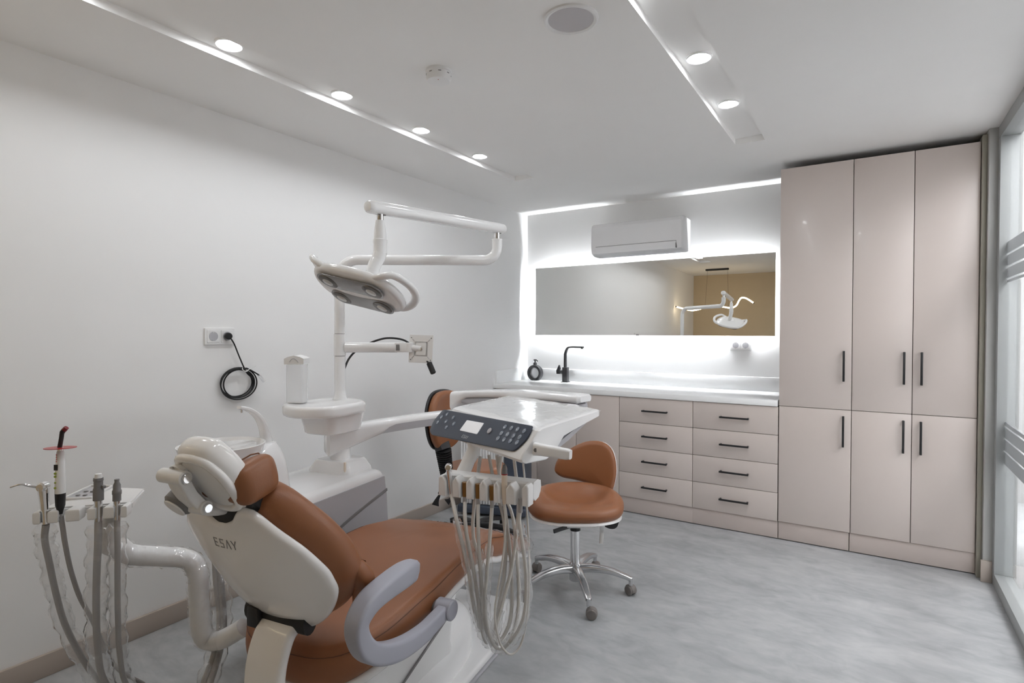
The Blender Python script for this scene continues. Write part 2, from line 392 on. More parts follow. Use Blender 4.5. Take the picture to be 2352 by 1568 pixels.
# ceiling spots in the two long recesses
def downlight(x, y, label):
    t = thing('ceiling_spot', label, 'ceiling light', (x, y, H + RD), 0, 'round spots in the ceiling recesses')
    bm = BM(); lathe(bm, [(.0, 0), (.052, 0), (.052, -.006), (.047, -.008), (.042, -.006), (.042, -.003), (0, -.003)], 28)
    obj('trim_ring', bm, white_s, t, world=False)
    bm = BM(); lathe(bm, [(0, -.0032), (.0415, -.0032), (.0415, -.0062), (.03, -.0078), (0, -.0085)], 28); obj('lamp_disc', bm, spot_e, t, world=False)
    return t
ORD = ['nearest the back wall', 'second from the back wall', 'third from the back wall', 'fourth from the back wall', 'fifth from the back wall', 'sixth from the back wall', 'seventh from the back wall', 'eighth from the back wall']
for k in range(5): downlight(-2.117, 2.945 - k * .5545, 'round white spot in the left ceiling recess, ' + ORD[k])
for k in range(5): downlight(-0.607, 2.925 - k * .555, 'round white spot in the right ceiling recess, ' + ORD[k])
# ceiling speaker and smoke detector
t = thing('ceiling_speaker', 'round white ceiling speaker with grey perforated grille', 'speaker', (-.893, 1.783, H))
bm = BM(); lathe(bm, [(.078, 0), (.096, 0), (.095, -.006), (.088, -.009), (.08, -.006), (.078, -.002)], 48); obj('rim', bm, white_s, t, world=False)
bm = BM(); lathe(bm, [(0, 0), (.0785, 0), (.079, -.004), (.05, -.0065), (0, -.0075)], 48); obj('grille', bm, mesh_grey, t, world=False)
t = thing('smoke_detector', 'small round white smoke detector on the ceiling', 'smoke detector', (-1.533, 1.84, H))
bm = BM(); lathe(bm, [(0, 0), (.054, 0), (.054, -.010), (.050, -.012), (0, -.012)], 36); obj('mounting_plate', bm, white_s, t, world=False)
bm = BM(); lathe(bm, [(0, -.012), (.050, -.012), (.052, -.034), (.046, -.044), (.02, -.047), (0, -.047)], 36); obj('housing', bm, white_s, t, world=False)
for k in range(8):
    a = 2 * PI * k / 8; bm = BM(); M = Matrix.Rotation(a, 4, 'Z'); box(bm, (.0495, -.006, -.021), (.0518, .006, -.018), 0, M=M); obj('vent_slot', bm, grey_d, t, world=False)
bm = BM(); cyl(bm, (.015, -.02, -.0462), (.015, -.02, -.0476), .0018, 10); obj('indicator', bm, red_m, t, world=False)

# ------------------------------------------------------------------ built-in cabinets
def bar_handle(parent, c, L, axis, y=YC):
    bm = BM(); x, z = c; h = L / 2
    if axis == 'z':
        box(bm, (x - .006, y - .034, z - h), (x + .006, y - .024, z + h), .002)
        for s in (-1, 1): box(bm, (x - .005, y - .026, z + s * (h - .008) - .005), (x + .005, y + .001, z + s * (h - .008) + .005), .001)
    else:
        box(bm, (x - h, y - .034, z - .006), (x + h, y - .024, z + .006), .002)
        for s in (-1, 1): box(bm, (x + s * (h - .008) - .005, y - .026, z - .005), (x + s * (h - .008) + .005, y + .001, z + .005), .001)
    obj('handle', bm, black_m, parent)
G = .0017
def front(parent, name, x0, x1, z0, z1):
    bm = BM(); box(bm, (x0 + G, YC, z0 + G), (x1 - G, YC + .018, z1 - G), .0012); return obj(name, bm, cab_m, parent)
def carcass(t, x0, x1, z0, z1):
    bm = BM(); box(bm, (x0 + .001, YC + .0195, z0), (x1 - .001, YB - .002, z1)); obj('carcass', bm, cab_in, t)
def plinth(t, x0, x1, z1=.118):
    bm = BM(); box(bm, (x0, YC + .010, .006), (x1, YC + .028, z1), .001); obj('plinth', bm, plinth_m, t)
XA, XB = -.5085, .4930
t = thing('tall_cabinet', 'tall greige gloss cabinet, single column of two doors beside the worktop', 'cabinet', (-.307, YC, 0), group='tall greige cabinets')
bm = BM(); box(bm, (XA, YC + .0005, .118), (XA + .016, YB - .002, 2.397), .001)
carcass(t, XA + .003, -.1055, .118, 2.395); plinth(t, XA + .002, -.112)
d = front(t, 'door', XA, -.1045, .873, 2.397); bar_handle(d, (-.1465, 1.1425), .187, 'z')
d = front(t, 'door', XA, -.1045, .120, .873); bar_handle(d, (-.1465, .7425), .190, 'z')
bm.free()
t2 = thing('tall_cabinet', 'tall greige gloss cabinet, double column of four doors beside the glass', 'cabinet', (.194, YC, 0), group='tall greige cabinets')
carcass(t2, -.1035, XB, .118, 2.395); plinth(t2, -.108, XB)
for x0, x1, hx in ((-.1045, .197, .156), (.197, XB, .239)):
    d = front(t2, 'door', x0, x1, .873, 2.397); bar_handle(d, (hx, 1.1405), .19, 'z')
    d = front(t2, 'door', x0, x1, .120, .873); bar_handle(d, (hx, .741), .192, 'z')
for x0, x1, hx, lab in ((-1.602, -1.057, -1.326, 'greige four-drawer base cabinet on the left, under the mirror'),
                        (-1.057, XA - .002, -.7795, 'greige four-drawer base cabinet on the right, beside the tall cabinets')):
    t = thing('drawer_cabinet', lab, 'cabinet', ((x0 + x1) / 2, YC, 0), group='four-drawer base cabinets')
    carcass(t, x0, x1, .118, .864); plinth(t, x0, x1)
    for z0, z1, hz in ((.680, .866, .7735), (.4915, .680, .587), (.304, .4915, .4015), (.118, .304, .2125)):
        d = front(t, 'drawer', x0, x1, z0, z1); bar_handle(d, (hx, hz), .188, 'x')
t = thing('sink_cabinet', 'greige base cabinet with three doors under the tap', 'cabinet', (-2.17, YC, 0))
carcass(t, XL + .02, -1.602, .118, .864); plinth(t, XL + .018, -1.602)
for x0, x1, hx in ((XL + .018, -2.317, -2.36), (-2.317, -1.961, -2.275), (-1.961, -1.602, -1.918)):
    d = front(t, 'door', x0, x1, .118, .866); bar_handle(d, (hx, .745), .188, 'z')
t = thing('worktop', 'long white worktop with low upstand along the back wall', 'worktop', (-1.62, 4.3, .868))
bm = BM(); box(bm, (XL + .001, YC - .012, .868), (XA - .006, YB - .001, .906), .003); obj('slab', bm, counter_m, t)
bm = BM(); box(bm, (XL + .019, YB - .019, .9062), (XA - .006, YB - .001, 1.012), .002); tag(obj('upstand', bm, counter_m), 'long low white upstand behind the worktop on the back wall', 'upstand', 'worktop upstands')
bm = BM(); box(bm, (XL + .001, YC + .018, .9062), (XL + .0185, YB - .001, 1.016), .002); tag(obj('upstand', bm, counter_m), 'short low white upstand at the left end of the worktop', 'upstand', 'worktop upstands')

# black tap
t = thing('kitchen_tap', 'matte black angular mixer tap at the left of the worktop', 'tap', (-2.293, 4.475, .906))
P = at_z(1299, 877, .906); tx, ty = P.x, 4.475
zt = at_y(1299, 795, ty).z; xe = at_y(1340, 796, ty).x
bm = BM(); box(bm, (tx - .031, ty - .031, .906), (tx + .031, ty + .031, .911), .001); box(bm, (tx - .023, ty - .023, .911), (tx + .023, ty + .023, 1.036), .002); obj('body', bm, black_m, t)
bm = BM(); sweep(bm, cr([(tx - .002, ty, 1.03), (tx - .002, ty, 1.13), (tx, ty, zt - .055), (tx + .018, ty, zt - .018), (tx + .055, ty, zt - .006), (tx + .12, ty, zt - .006), (xe, ty, zt - .006)], 6), rrect(.026, .012, .002, 2), (0, 1, 0)); 
bm.free(); bm = BM(); path = cr([(tx - .002, ty, 1.03), (tx - .002, ty, 1.13), (tx, ty, zt - .06), (tx + .02, ty, zt - .016), (tx + .06, ty, zt - .006), (tx + .12, ty, zt - .006), (xe, ty, zt - .006)], 6)
n = len(path); sweep(bm, path, rrect(.013, .026, .002, 2), (0, 1, 0), [(1.7 - .7 * min(1, i / (n * .55)), 1) for i in range(n)]); obj('spout', bm, black_m, t)
bm = BM(); cyl(bm, (xe - .014, ty, zt - .012), (xe - .014, ty, zt - .02), .010, 14); obj('aerator', bm, black_m, t)
bm = BM(); cyl(bm, (tx - .022, ty, .995), (tx - .05, ty, .995), .021, 20); obj('lever_mount', bm, black_m, t)
bm = BM(); M = frame((tx - .064, ty, .995), (1, 0, 0), z=(0, -1, 0))
slab(bm, [(.014, -.02), (.014, .026), (.006, .054), (0, .06), (-.026, .008), (-.022, -.02)], .022, .003, M=M); obj('lever', bm, black_m, t)
# ring-shaped soap dispenser
dy = 4.49; P = at_z(1229, 873, .906); dx = at_y(1229, 873, dy).x; dz = .906
t = thing('soap_dispenser', 'black ring-shaped soap dispenser in the worktop corner', 'soap dispenser', (dx, dy, dz))
Rr = (at_y(1246, 855, dy).x - at_y(1212, 855, dy).x) / 2 * .93
bm = BM(); cz = dz + Rr * .93; secs = []
for k in range(40):
    a = 2 * PI * k / 40; d = Vector((math.cos(a), 0, math.sin(a)))
    secs.append([Vector((dx, dy, cz)) + d * (Rr * .83 + x) + Vector((0, y, 0)) for x, y in rrect(Rr * .34, .05, .006, 3)])
loft(bm, secs, closed=True); box(bm, (dx - .03, dy - .022, dz), (dx + .03, dy + .022, dz + .014), .003); obj('ring_body', bm, black_m, t)
bm = BM(); cyl(bm, (dx, dy - .008, cz), (dx, dy + .008, cz), Rr * .68, 30); obj('soap_window', bm, soap_m, t)
bm = BM(); lathe(bm, [(0, 0), (.017, 0), (.017, .018), (.013, .024), (.006, .025), (.006, .045), (0, .045)], 18, Matrix.Translation((dx, dy, cz + Rr * .97)))
obj('collar', bm, black_m, t)
bm = BM(); zz = cz + Rr * .97 + .043; tube(bm, cr([(dx - .014, dy, zz + .003), (dx, dy, zz + .005), (dx + .016, dy, zz + .003), (dx + .027, dy, zz - .008)], 5), .0055, 10); obj('pump_nozzle', bm, black_m, t)
bm = BM(); tube(bm, [(dx, dy, cz - Rr * .6), (dx, dy, cz + Rr * .7)], .0025, 8); obj('dip_tube', bm, white_s, t)

# backlit mirror: a slight lean, a light strip on the frame behind it
t = thing('wall_mirror', 'long frameless backlit mirror above the worktop', 'mirror', (-1.6175, YB, 1.6))
M = Matrix.Translation((-1.6175, YB - .0425, 1.6265)) @ Matrix.Rotation(math.radians(-.45), 4, 'X')
MX, MZ_ = 1.0145, .307
bm = BM(); box(bm, (-MX, -.0025, -MZ_), (MX, .0025, MZ_), M=M); obj('mirror_glass', bm, mirror_m, t)
fx0, fx1, fz0, fz1 = -2.632 + .03, -.603 - .03, 1.32 + .045, 1.933 - .085
bm = BM(); box(bm, (fx0, YB - .036, fz0), (fx1, YB - .001, fz1)); obj('back_frame', bm, brushed, t)
ya, yb = YB - .027, YB - .013
for lo, hi in (((fx0, ya, fz1), (fx1, yb, fz1 + .002)), ((fx0, ya, fz0 - .002), (fx1, yb, fz0)), ((fx0 - .002, ya, fz0), (fx0, yb, fz1)), ((fx1, ya, fz0), (fx1 + .002, yb, fz1))):
    bm = BM(); box(bm, lo, hi); obj('light_strip', bm, strip_e, t)

# split air conditioner
t = thing('air_conditioner', 'white split air conditioner above the mirror', 'air conditioner', (-1.617, YB, 1.98))
ax0, ax1 = -2.0, -1.233
prof = [(0, 2.245), (-.17, 2.25), (-.2, 2.24), (-.215, 2.215), (-.222, 2.05), (-.205, 2.0), (-.15, 1.982), (0, 1.978)]
bm = BM(); loft(bm, [[Vector((x, YB - .001 + y * k, 2.115 + (z - 2.115) * q)) for y, z in prof] for x, k, q in ((ax0, .93, .96), (ax0 + .012, .99, 1), (ax1 - .012, .99, 1), (ax1, .93, .96))]); obj('housing', bm, ac_m, t, sharp=25)
bm = BM(); loft(bm, [[(x, YB - .2225, 2.052), (x, YB - .2265, 2.05), (x, YB - .208, 1.998), (x, YB - .204, 2.0)] for x in (ax0 + .05, ax1 - .05)]); obj('air_flap', bm, ac_m, t, sharp=20)
bm = BM(); loft(bm, [[(x, YB - .2215, 2.0555), (x, YB - .2232, 2.0555), (x, YB - .2232, 2.0535), (x, YB - .2215, 2.0535)] for x in (ax0 + .048, ax1 - .048)]); obj('flap_gap', bm, grey_d, t)
bm = BM(); box(bm, (ax1 - .052, YB - .222, 2.0), (ax1 - .049, YB - .2, 2.055)); obj('flap_gap', bm, black_m, t)

# wall sockets
def socket_insert(t, M, plug=False):
    bm = BM(); slab(bm, rrect(.062, .062, .004), .004, .001, M=M @ Matrix.Translation((0, 0, .011))); obj('insert', bm, white_s, t)
    bm = BM(); lathe(bm, [(.0205, .0135), (.0225, .0135), (.0225, .0145), (.0205, .0145)], 28, M); i = obj('rim', bm, grey_pl, t)
    bm = BM(); lathe(bm, [(0, .0131), (.0203, .0131), (.0203, .0136), (0, .0134)], 28, M); obj('well', bm, mat_well, t)
    if not plug:
        for x in (-.0095, .0095):
            bm = BM(); cyl(bm, M @ Vector((x, 0, .0132)), M @ Vector((x, 0, .0142)), .0028, 10); obj('pin_hole', bm, black_m, t)
        for y in (-.0185, .0185):
            bm = BM(); box(bm, (-.003, y - .0028, .0132), (.003, y + .0028, .0155), .0006, M=M); obj('earth_clip', bm, brushed, t)
mat_well = mat('socket_well_white', (0.62, 0.62, 0.62, 1), .4, var=.02)
def double_socket(label, c, nx, plug):
    t = thing('wall_socket', label, 'socket', c, group='double wall sockets')
    M0 = frame(c, nx, y=(0, 0, 1))
    bm = BM(); slab(bm, rrect(.154, .084, .005), .010, .003, M=M0 @ Matrix.Translation((0, 0, .0055))); obj('cover_plate', bm, white_s, t)
    for k, x in enumerate((-.0355, .0355)): socket_insert(t, M0 @ Matrix.Translation((x, 0, 0)), plug and k == 1)
    return t
double_socket('white double wall socket with black cable plugged in on the left wall', (XL, 1.594, 1.333), (0, 1, 0), True)
double_socket('white double wall socket under the right end of the mirror', (-.8475, YB, 1.248), (1, 0, 0), False)
# coiled black cable hanging from the left socket
t = thing('coiled_cable', 'coiled black cable hanging from the left wall socket', 'cable', (XL + .03, 1.70, 1.08))
def LW(x, y, off=.03): P = at_x(x, y, XL + off); return P
pc = [LW(524, 771, .03), LW(528, 774, .045), LW(538, 790, .04), LW(548, 815, .03), LW(560, 843, .03)]
loopc = LW(550, 880, .03); path = pc[:]
rx = (LW(590, 880).y - LW(508, 880).y) / 2; rz = (LW(550, 845).z - LW(550, 917).z) / 2
OFF = ((.004, .004, .78), (-.006, -.006, 1.0), (.008, .004, .86), (-.002, -.004, 1.1), (0, 0, 1.0))
for k in range(1, 57):
    a = math.radians(75) - 2 * PI * k / 14.0
    q = k / 14; a0_, a1_ = OFF[int(q)], OFF[min(4, int(q) + 1)]; f_ = q - int(q)
    oy, oz, e = [a0_[i] * (1 - f_) + a1_[i] * f_ for i in range(3)]
    path.append(Vector((XL + .014 + .004 * int(q) + .003 * math.sin(k * .6), loopc.y + oy + math.cos(a) * rx * e * .95, loopc.z + oz + math.sin(a) * rz * e * .95)))
path += [LW(568, 846, .035), LW(585, 855, .04), LW(596, 862, .04)]
bm = BM(); tube(bm, cr(path, 4), .0036, 8); obj('cord', bm, black_r, t)
bm = BM(); cyl(bm, LW(523, 771, .013), LW(526, 772, .05), .017, 16, .004); obj('plug', bm, black_r, t)
bm = BM(); cyl(bm, LW(594, 860, .04), LW(607, 876, .04), .008, 12, .002); obj('connector', bm, cup_m, t)
bm = BM(); tube(bm, [LW(588, 840, .05), LW(572, 848, .045), LW(562, 853, .04)], .002, 6)
tube(bm, cr([LW(560, 843, .012), LW(557, 848, .05), LW(566, 853, .05), LW(570, 848, .02)], 4, True), .0022, 6, closed=True); obj('cable_tie', bm, white_s, t)

# pendant behind the camera, seen in the mirror
t = thing('pendant_light', 'wavy warm pendant light on a thin wire, seen in the mirror', 'pendant light', (-2.13, -.43, H))
bm = BM(); box(bm, (-2.31, -.452, H - .03), (-1.95, -.408, H), .006); obj('canopy', bm, black_m, t)
pts = [(-2.70, -.14, 1.822), (-2.60, -.2, 1.79), (-2.47, -.28, 1.765), (-2.33, -.36, 1.80), (-2.19, -.43, 1.835), (-2.06, -.47, 1.825), (-1.93, -.5, 1.805), (-1.85, -.52, 1.84), (-1.81, -.53, 1.92), (-1.77, -.54, 1.965), (-1.70, -.55, 1.95), (-1.60, -.57, 1.88)]
bm = BM(); tube(bm, cr(pts, 6), .011, 10); obj('light_tube', bm, warm_e, t)
for a, b in ((pts[0], pts[1]), (pts[-1], pts[-2])):
    a, b = Vector(a), Vector(b); bm = BM(); cyl(bm, a - (b - a).normalized() * .012, a + (b - a).normalized() * .004, .0125, 12); obj('end_cap', bm, black_m, t)
bm = BM(); tube(bm, [(-1.97, -.43, H - .03), (-1.96, -.49, 1.81)], .0015, 6); obj('wire', bm, black_m, t)
bm = BM(); tube(bm, [(-2.28, -.43, H - .03), (-2.3, -.37, 1.81)], .0015, 6); obj('wire', bm, black_m, t)

# ================================================================== THE DENTAL CHAIR
O = Vector((-1.47, 1.5, 0)); A8 = math.radians(8)
UF = Vector((-math.sin(A8), math.cos(A8), 0)); US = Vector((math.cos(A8), math.sin(A8), 0))
def SP(x, y, s): P = at_p(x, y, O + US * s, US); return Vector((s, (P - O).dot(UF), P.z))
def UPt(x, y, u): P = at_p(x, y, O + UF * u, UF); return Vector(((P - O).dot(US), u, P.z))
def WC(s, u, z): return O + US * s + UF * u + Vector((0, 0, z))
def mirror_out(half): return cr([(x, y, 0) for x, y in half] + [(-x, y, 0) for x, y in half[-2:0:-1]], 4, True)
def o2(pts): return [(p[0], p[1]) for p in pts]
chair = thing('dental_chair', 'brown leatherette dental chair with white pearl back shell and grey armrest', 'dental chair', O, A8)
seat_half = [(0, -.53), (.12, -.52), (.2, -.47), (.25, -.37), (.275, -.2), (.28, -.02), (.275, .12), (.258, .26), (.232, .42), (.205, .58), (.185, .72), (.168, .85), (.15, .94), (.10, .985), (0, .99)]
ztab = [(-.53, .475), (-.4, .505), (-.2, .54), (0, .566), (.15, .57), (.3, .553), (.46, .505), (.7, .40), (.98, .295)]
ttab = [(-.5, .115), (-.2, .098), (.1, .084), (.46, .105), (1, .068)]
def seat_def(v):
    th = lerp(ttab, v.y); z = lerp(ztab, v.y) - th / 2 + v.z * th / .08
    dish = .016 * max(0, 1 - (v.x / .26) ** 2) * max(0, 1 - ((v.y + .1) / .4) ** 2)
    return Vector((v.x, v.y, z - (dish if v.z > 0 else 0)))
bm = BM(); slab(bm, o2(mirror_out(seat_half)), .08, .034, .004, seat_def, inner=(.95, .88, .75, .6, .45, .3, .15), seg=5); obj('seat_cushion', bm, leather, chair, world=False, sharp=60)
bm = BM(); pts = mirror_out([(x * .988, y * .992) for x, y in seat_half]); tube(bm, [seat_def(Vector((p.x, p.y, .029))) for p in pts], .0014, 6, closed=True); obj('seat_seam', bm, leather_d, chair, world=False)
def tray_def(v):
    th = lerp(ttab, v.y); return Vector((v.x, v.y, lerp(ztab, v.y) - th - .008 + v.z))
bm = BM(); slab(bm, o2(mirror_out([(x * .975, y * .99) for x, y in seat_half])), .03, .012, 0, tray_def, inner=(.9, .7, .5, .3, .15)); obj('seat_shell', bm, white_g, chair, world=False)
# clear film over the foot end
def wrap_def(v):
    th = lerp(ttab, v.y) + .016; z = lerp(ztab, v.y) + .008 - th / 2 + v.z * th / .08
    return Vector((v.x + .004 * math.sin(v.y * 60 + v.z * 90), v.y + .005 * math.sin(v.x * 70), z + .004 * math.sin(v.x * 55 + v.y * 47)))
foot_half = [(0, .52), (.12, .525), (.222, .53), (.205, .65), (.192, .76), (.176, .88), (.16, .96), (.10, 1.0), (0, 1.005)]
bm = BM(); slab(bm, o2(mirror_out(foot_half)), .08, .034, .004, wrap_def, inner=(.95, .88, .75, .6, .45, .3, .15)); obj('foot_wrap', bm, wrap_m, chair, world=False, sharp=20)
# base plate, cover, lift body
bm = BM(); slab(bm, rrect(.46, 1.27, .07), .012, .003, M=Matrix.Translation((-.01, .185, .006))); obj('base_skirt', bm, grey_pl, chair, world=False)
bm = BM(); slab(bm, rrect(.452, 1.262, .07), .034, .012, M=Matrix.Translation((-.01, .185, .0295))); obj('base_plate', bm, white_g, chair, world=False)
def hump(v): return Vector((v.x, v.y, v.z if v.z < .06 else .06 + (v.z - .06) * (1 - .35 * max(0, (v.y - .05) / .5))))
bm = BM(); slab(bm, o2(cr([(x, y, 0) for x, y in ((-.17, -.36), (0, -.4), (.16, -.36), (.175, -.1), (.165, .2), (.12, .38), (0, .45), (-.13, .38), (-.17, .2), (-.18, -.1))], 5, True)), .2, .11, .02, hump, M=Matrix.Translation((0, 0, .14)), rb=.004, seg=8); obj('base_cover', bm, white_g, chair, world=False)
bm = BM()
secs = []
for z, sx, u0, u1 in ((.10, .165, -.42, .20), (.2, .17, -.46, .16), (.3, .18, -.47, .16), (.40, .19, -.45, .18), (.47, .19, -.42, .2)):
    secs.append([Vector((x, (u0 + u1) / 2 + y, z)) for x, y in rrect(sx * 2, u1 - u0, .06, 4)])
loft(bm, secs); obj('lift_body', bm, white_s, chair, world=False)
bm = BM(); sweep(bm, [(.181, .075, .31), (.181, -.06, .268), (.181, -.20, .224), (.181, -.33, .185)], rrect(.007, .006, .001, 1), (1, 0, 0)); obj('lift_gap', bm, grey_d, chair, world=False)
# armrest loop on the right
ac = [(1024, 1398), (1000, 1424), (972, 1453), (935, 1480), (900, 1496), (865, 1501), (838, 1490), (822, 1462), (820, 1432), (832, 1403), (852, 1376), (880, 1352), (910, 1330), (935, 1314), (958, 1302)]
pts = cr([SP(x, y, .315) for x, y in ac], 5); n = len(pts); sc_ = []
for i in range(n):
    t = i / (n - 1); th = lerp([(0, .046), (.25, .056), (.45, .054), (.6, .044), (.75, .052), (.9, .062), (.97, .056), (1, .03)], t)
    wd = lerp([(0, .036), (.45, .044), (.65, .056), (.85, .058), (.95, .05), (1, .02)], t); sc_.append((th, wd))
bm = BM(); sweep(bm, pts, rrect(1, 1, .2, 4), (1, 0, 0), sc_); obj('armrest', bm, arm_grey, chair, world=False)
p = SP(1024, 1398, .315)
bm = BM(); cyl(bm, (.285, p.y, p.z), (.343, p.y, p.z), .032, 28, .004); obj('armrest_pivot', bm, arm_grey, chair, world=False)
bm = BM(); cyl(bm, (.17, p.y - .005, p.z + .012), (.29, p.y, p.z), .021, 18); obj('pivot_shaft', bm, grey_d, chair, world=False)
# the left armrest, seen only past the edge of the back shell
bm = BM(); sweep(bm, [Vector((-.315, p.y + .165, p.z - .005)) for p in pts], rrect(1, 1, .2, 4), (1, 0, 0), sc_); obj('armrest', bm, arm_grey, chair, world=False)
bm = BM(); cyl(bm, (-.335, p.y + .165, p.z), (-.15, p.y + .165, p.z), .026, 24, .004); obj('armrest_pivot', bm, arm_grey, chair, world=False)
# backrest: shell, cushion
BS, BU, BZ = .03, -.50, .55
bx = Vector((1, 0, 0)); by = Vector((0, -.5145, .8575)); bn = Vector((0, .8575, .5145))
def back_def(wrap, bulge, yc=.215):
    def f(v):
        off = wrap * (v.x / .2225) ** 2 - bulge * max(0, 1 - (v.x / .2225) ** 2) * max(0, 1 - ((v.y - yc) / .25) ** 2)
        return Vector((BS, BU, BZ)) + bx * v.x + by * v.y + bn * (off + v.z)
    return f
shell_half = [(0, .004), (.06, .010), (.115, .034), (.178, .088), (.215, .152), (.221, .2), (.218, .25), (.192, .337), (.14, .413), (.105, .444), (.08, .452), (.058, .444), (.038, .422), (.016, .412), (0, .411)]
bm = BM(); slab(bm, o2(mirror_out(shell_half)), .022, .009, 0, back_def(.018, .05), inner=(.97, .9, .78, .6, .4, .2)); obj('back_shell', bm, white_p, chair, world=False, sharp=60)
cush_half = [(0, -.012), (.07, -.006), (.13, .02), (.195, .075), (.236, .15), (.242, .2), (.238, .255), (.212, .345), (.16, .425), (.11, .462), (.06, .472), (0, .47)]
f0 = back_def(.018, .03)
bm = BM(); slab(bm, o2(mirror_out(cush_half)), .1, .048, .0, lambda v: f0(v + Vector((0, 0, .058))), inner=(.95, .85, .7, .5, .3, .15), seg=6); obj('back_cushion', bm, leather, chair, world=False, sharp=60)
for s in (-1, 1):
    bm = BM(); slab(bm, o2(cr([(s * .16, -.01, 0), (s * .215, .03, 0), (s * .252, .10, 0), (s * .246, .16, 0), (s * .22, .17, 0), (s * .19, .08, 0)], 4, True)), .05, .02, .004, lambda v: f0(v + Vector((0, 0, .07)))); obj('side_bolster', bm, leather, chair, world=False, sharp=60)
bm = BM(); t = bmesh.new(); lettering(t, .0225, .0023, Matrix.Identity(4), asp=.62, gap=.3)
fl = back_def(.018, .05)
for v in t.verts: v.co = fl(Vector((v.co.x, v.co.y + .36, -.0115 - v.co.z)))
for v in t.verts: pass
merge(bm, t); obj('back_logo', bm, logo_m, chair, world=False, label='grey brand lettering on the back shell')
# hinge band and rear support column
bm = BM(); tube(bm, [(BS - .115, -.545, .578), (BS - .05, -.548, .578), (BS + .05, -.548, .578), (BS + .10, -.545, .578)], .034, 16, squash=(1, .8)); obj('back_hinge', bm, black_r, chair, world=False)
bm = BM(); box(bm, (BS - .085, -.592, .55), (BS - .045, -.56, .605), .004); obj('hinge_clip', bm, black_m, chair, world=False)
col = cr([(BS + .01, -.555, .565), (BS + .01, -.585, .54), (BS + .01, -.612, .47), (BS + .01, -.615, .38), (BS + .01, -.585, .28), (BS + .01, -.50, .22)], 5)
bm = BM(); sweep(bm, col, rrect(.034, .128, .014, 4), (1, 0, 0)); obj('back_support', bm, white_p, chair, world=False)
bm = BM(); secs = []
for z, sx, u0, u1 in ((.045, .15, -.58, -.3), (.12, .15, -.61, -.3), (.2, .13, -.615, -.3), (.28, .11, -.60, -.3), (.32, .09, -.57, -.3)):
    secs.append([Vector((x + .01, (u0 + u1) / 2 + y, z)) for x, y in rrect(sx * 2, u1 - u0, .08, 5)])
loft(bm, secs); obj('rear_cover', bm, white_p, chair, world=False)
# headrest: shell, cushion, joint
HO = Vector((.072, -.768, 1.03)); hx = Vector((1, 0, 0)); hy = Vector((0, -.588, .809)); hn = Vector((0, .809, .588))
def head_def(wrap, bulge):
    def f(v):
        off = wrap * (v.x / .076) ** 2 - bulge * max(0, 1 - (v.x / .14) ** 2) * max(0, 1 - (v.y / .12) ** 2)
        return HO + hx * v.x + hy * v.y + hn * (off + v.z)
    return f
f1 = head_def(.012, .012); f2 = lambda x, y, z: HO + hx * x + hy * y + hn * z
hh = [(0, -.102), (.042, -.098), (.066, -.074), (.076, -.02), (.074, .04), (.056, .086), (.03, .102), (0, .106)]
bm = BM(); slab(bm, o2(mirror_out(hh)), .062, .03, 0, f1, inner=(.94, .84, .7, .5, .3), rb=.02, seg=6); obj('headrest_shell', bm, white_p, chair, world=False, sharp=60)
# raised rim round the hollow of the shell's back
bm = BM(); tube(bm, [f1(Vector((p.x * .80, p.y * .80, -.031))) for p in mirror_out(hh)], .011, 10, closed=True); obj('headrest_rim', bm, white_p, chair, world=False)
bm = BM(); slab(bm, [(x * .70, y * .70) for x, y in o2(mirror_out(hh))], .004, .001, 0, lambda v: f1(v + Vector((0, 0, -.0325)))); obj('headrest_recess', bm, white_s, chair, world=False)
HC = Vector((.05, -.733, 1.0)); cy_, cn_ = Vector((0, -.26, .966)), Vector((0, .966, .26))
hc = [(0, -.04), (.055, -.044), (.09, -.044), (.112, -.03), (.118, .004), (.112, .04), (.09, .056), (.055, .05), (0, .042)]
def hcd(v):
    lobe = .022 * math.exp(-((abs(v.x) - .092) / .038) ** 2) - .016 * math.exp(-(v.x / .07) ** 2)
    return HC + hx * v.x + cy_ * v.y + cn_ * (v.z + (lobe if v.z > 0 else 0))
bm = BM(); slab(bm, o2(mirror_out(hc)), .1, .034, 0, hcd, inner=(.95, .88, .8, .7, .6, .45, .3, .15), seg=6); obj('headrest_cushion', bm, leather, chair, world=False, sharp=60)
for s in (-1, 1):
    bm = BM(); tube(bm, [hcd(Vector((s * .068, y, z))) + Vector((0, 0, e)) for y, z, e in ((.054, -.045, .002), (.056, -.01, .002), (.056, .02, .002), (.049, .04, .003), (.036, .05, .002), (0, .0515, 0), (-.025, .0515, 0), (-.042, .045, 0))], .002, 6); obj('headrest_seam', bm, leather_d, chair, world=False)
bm = BM(); tube(bm, cr([f2(-.045, .045, -.03), f2(-.045, .055, -.058), f2(-.045, .015, -.074), f2(-.045, -.05, -.07), f2(-.045, -.09, -.05), f2(-.045, -.13, -.01)], 5), .017, 14, squash=(.75, 1.3), up=hn); obj('headrest_arm', bm, white_s, chair, world=False)
for y, z in ((.05, -.066), (-.045, -.072)):
    bm = BM(); cyl(bm, f2(-.085, y, z), f2(-.002, y, z), .0165, 22, .003); obj('joint_barrel', bm, white_s, chair, world=False)
    bm = BM(); cyl(bm, f2(-.003, y, z), f2(.0025, y, z), .0115, 20, .002); obj('joint_bolt', bm, chrome, chair, world=False)
bm = BM(); sweep(bm, [f2(-.018, .05, -.066), f2(-.018, .0, -.074), f2(-.018, -.045, -.072)], rrect(.026, .014, .004), hx); obj('joint_link', bm, white_s, chair, world=False)
bm = BM(); cyl(bm, f2(-.078, -.03, -.05), f2(-.08, -.032, -.092), .034, 28, .006); obj('locking_knob', bm, grey_d, chair, world=False, label='mid grey locking knob')
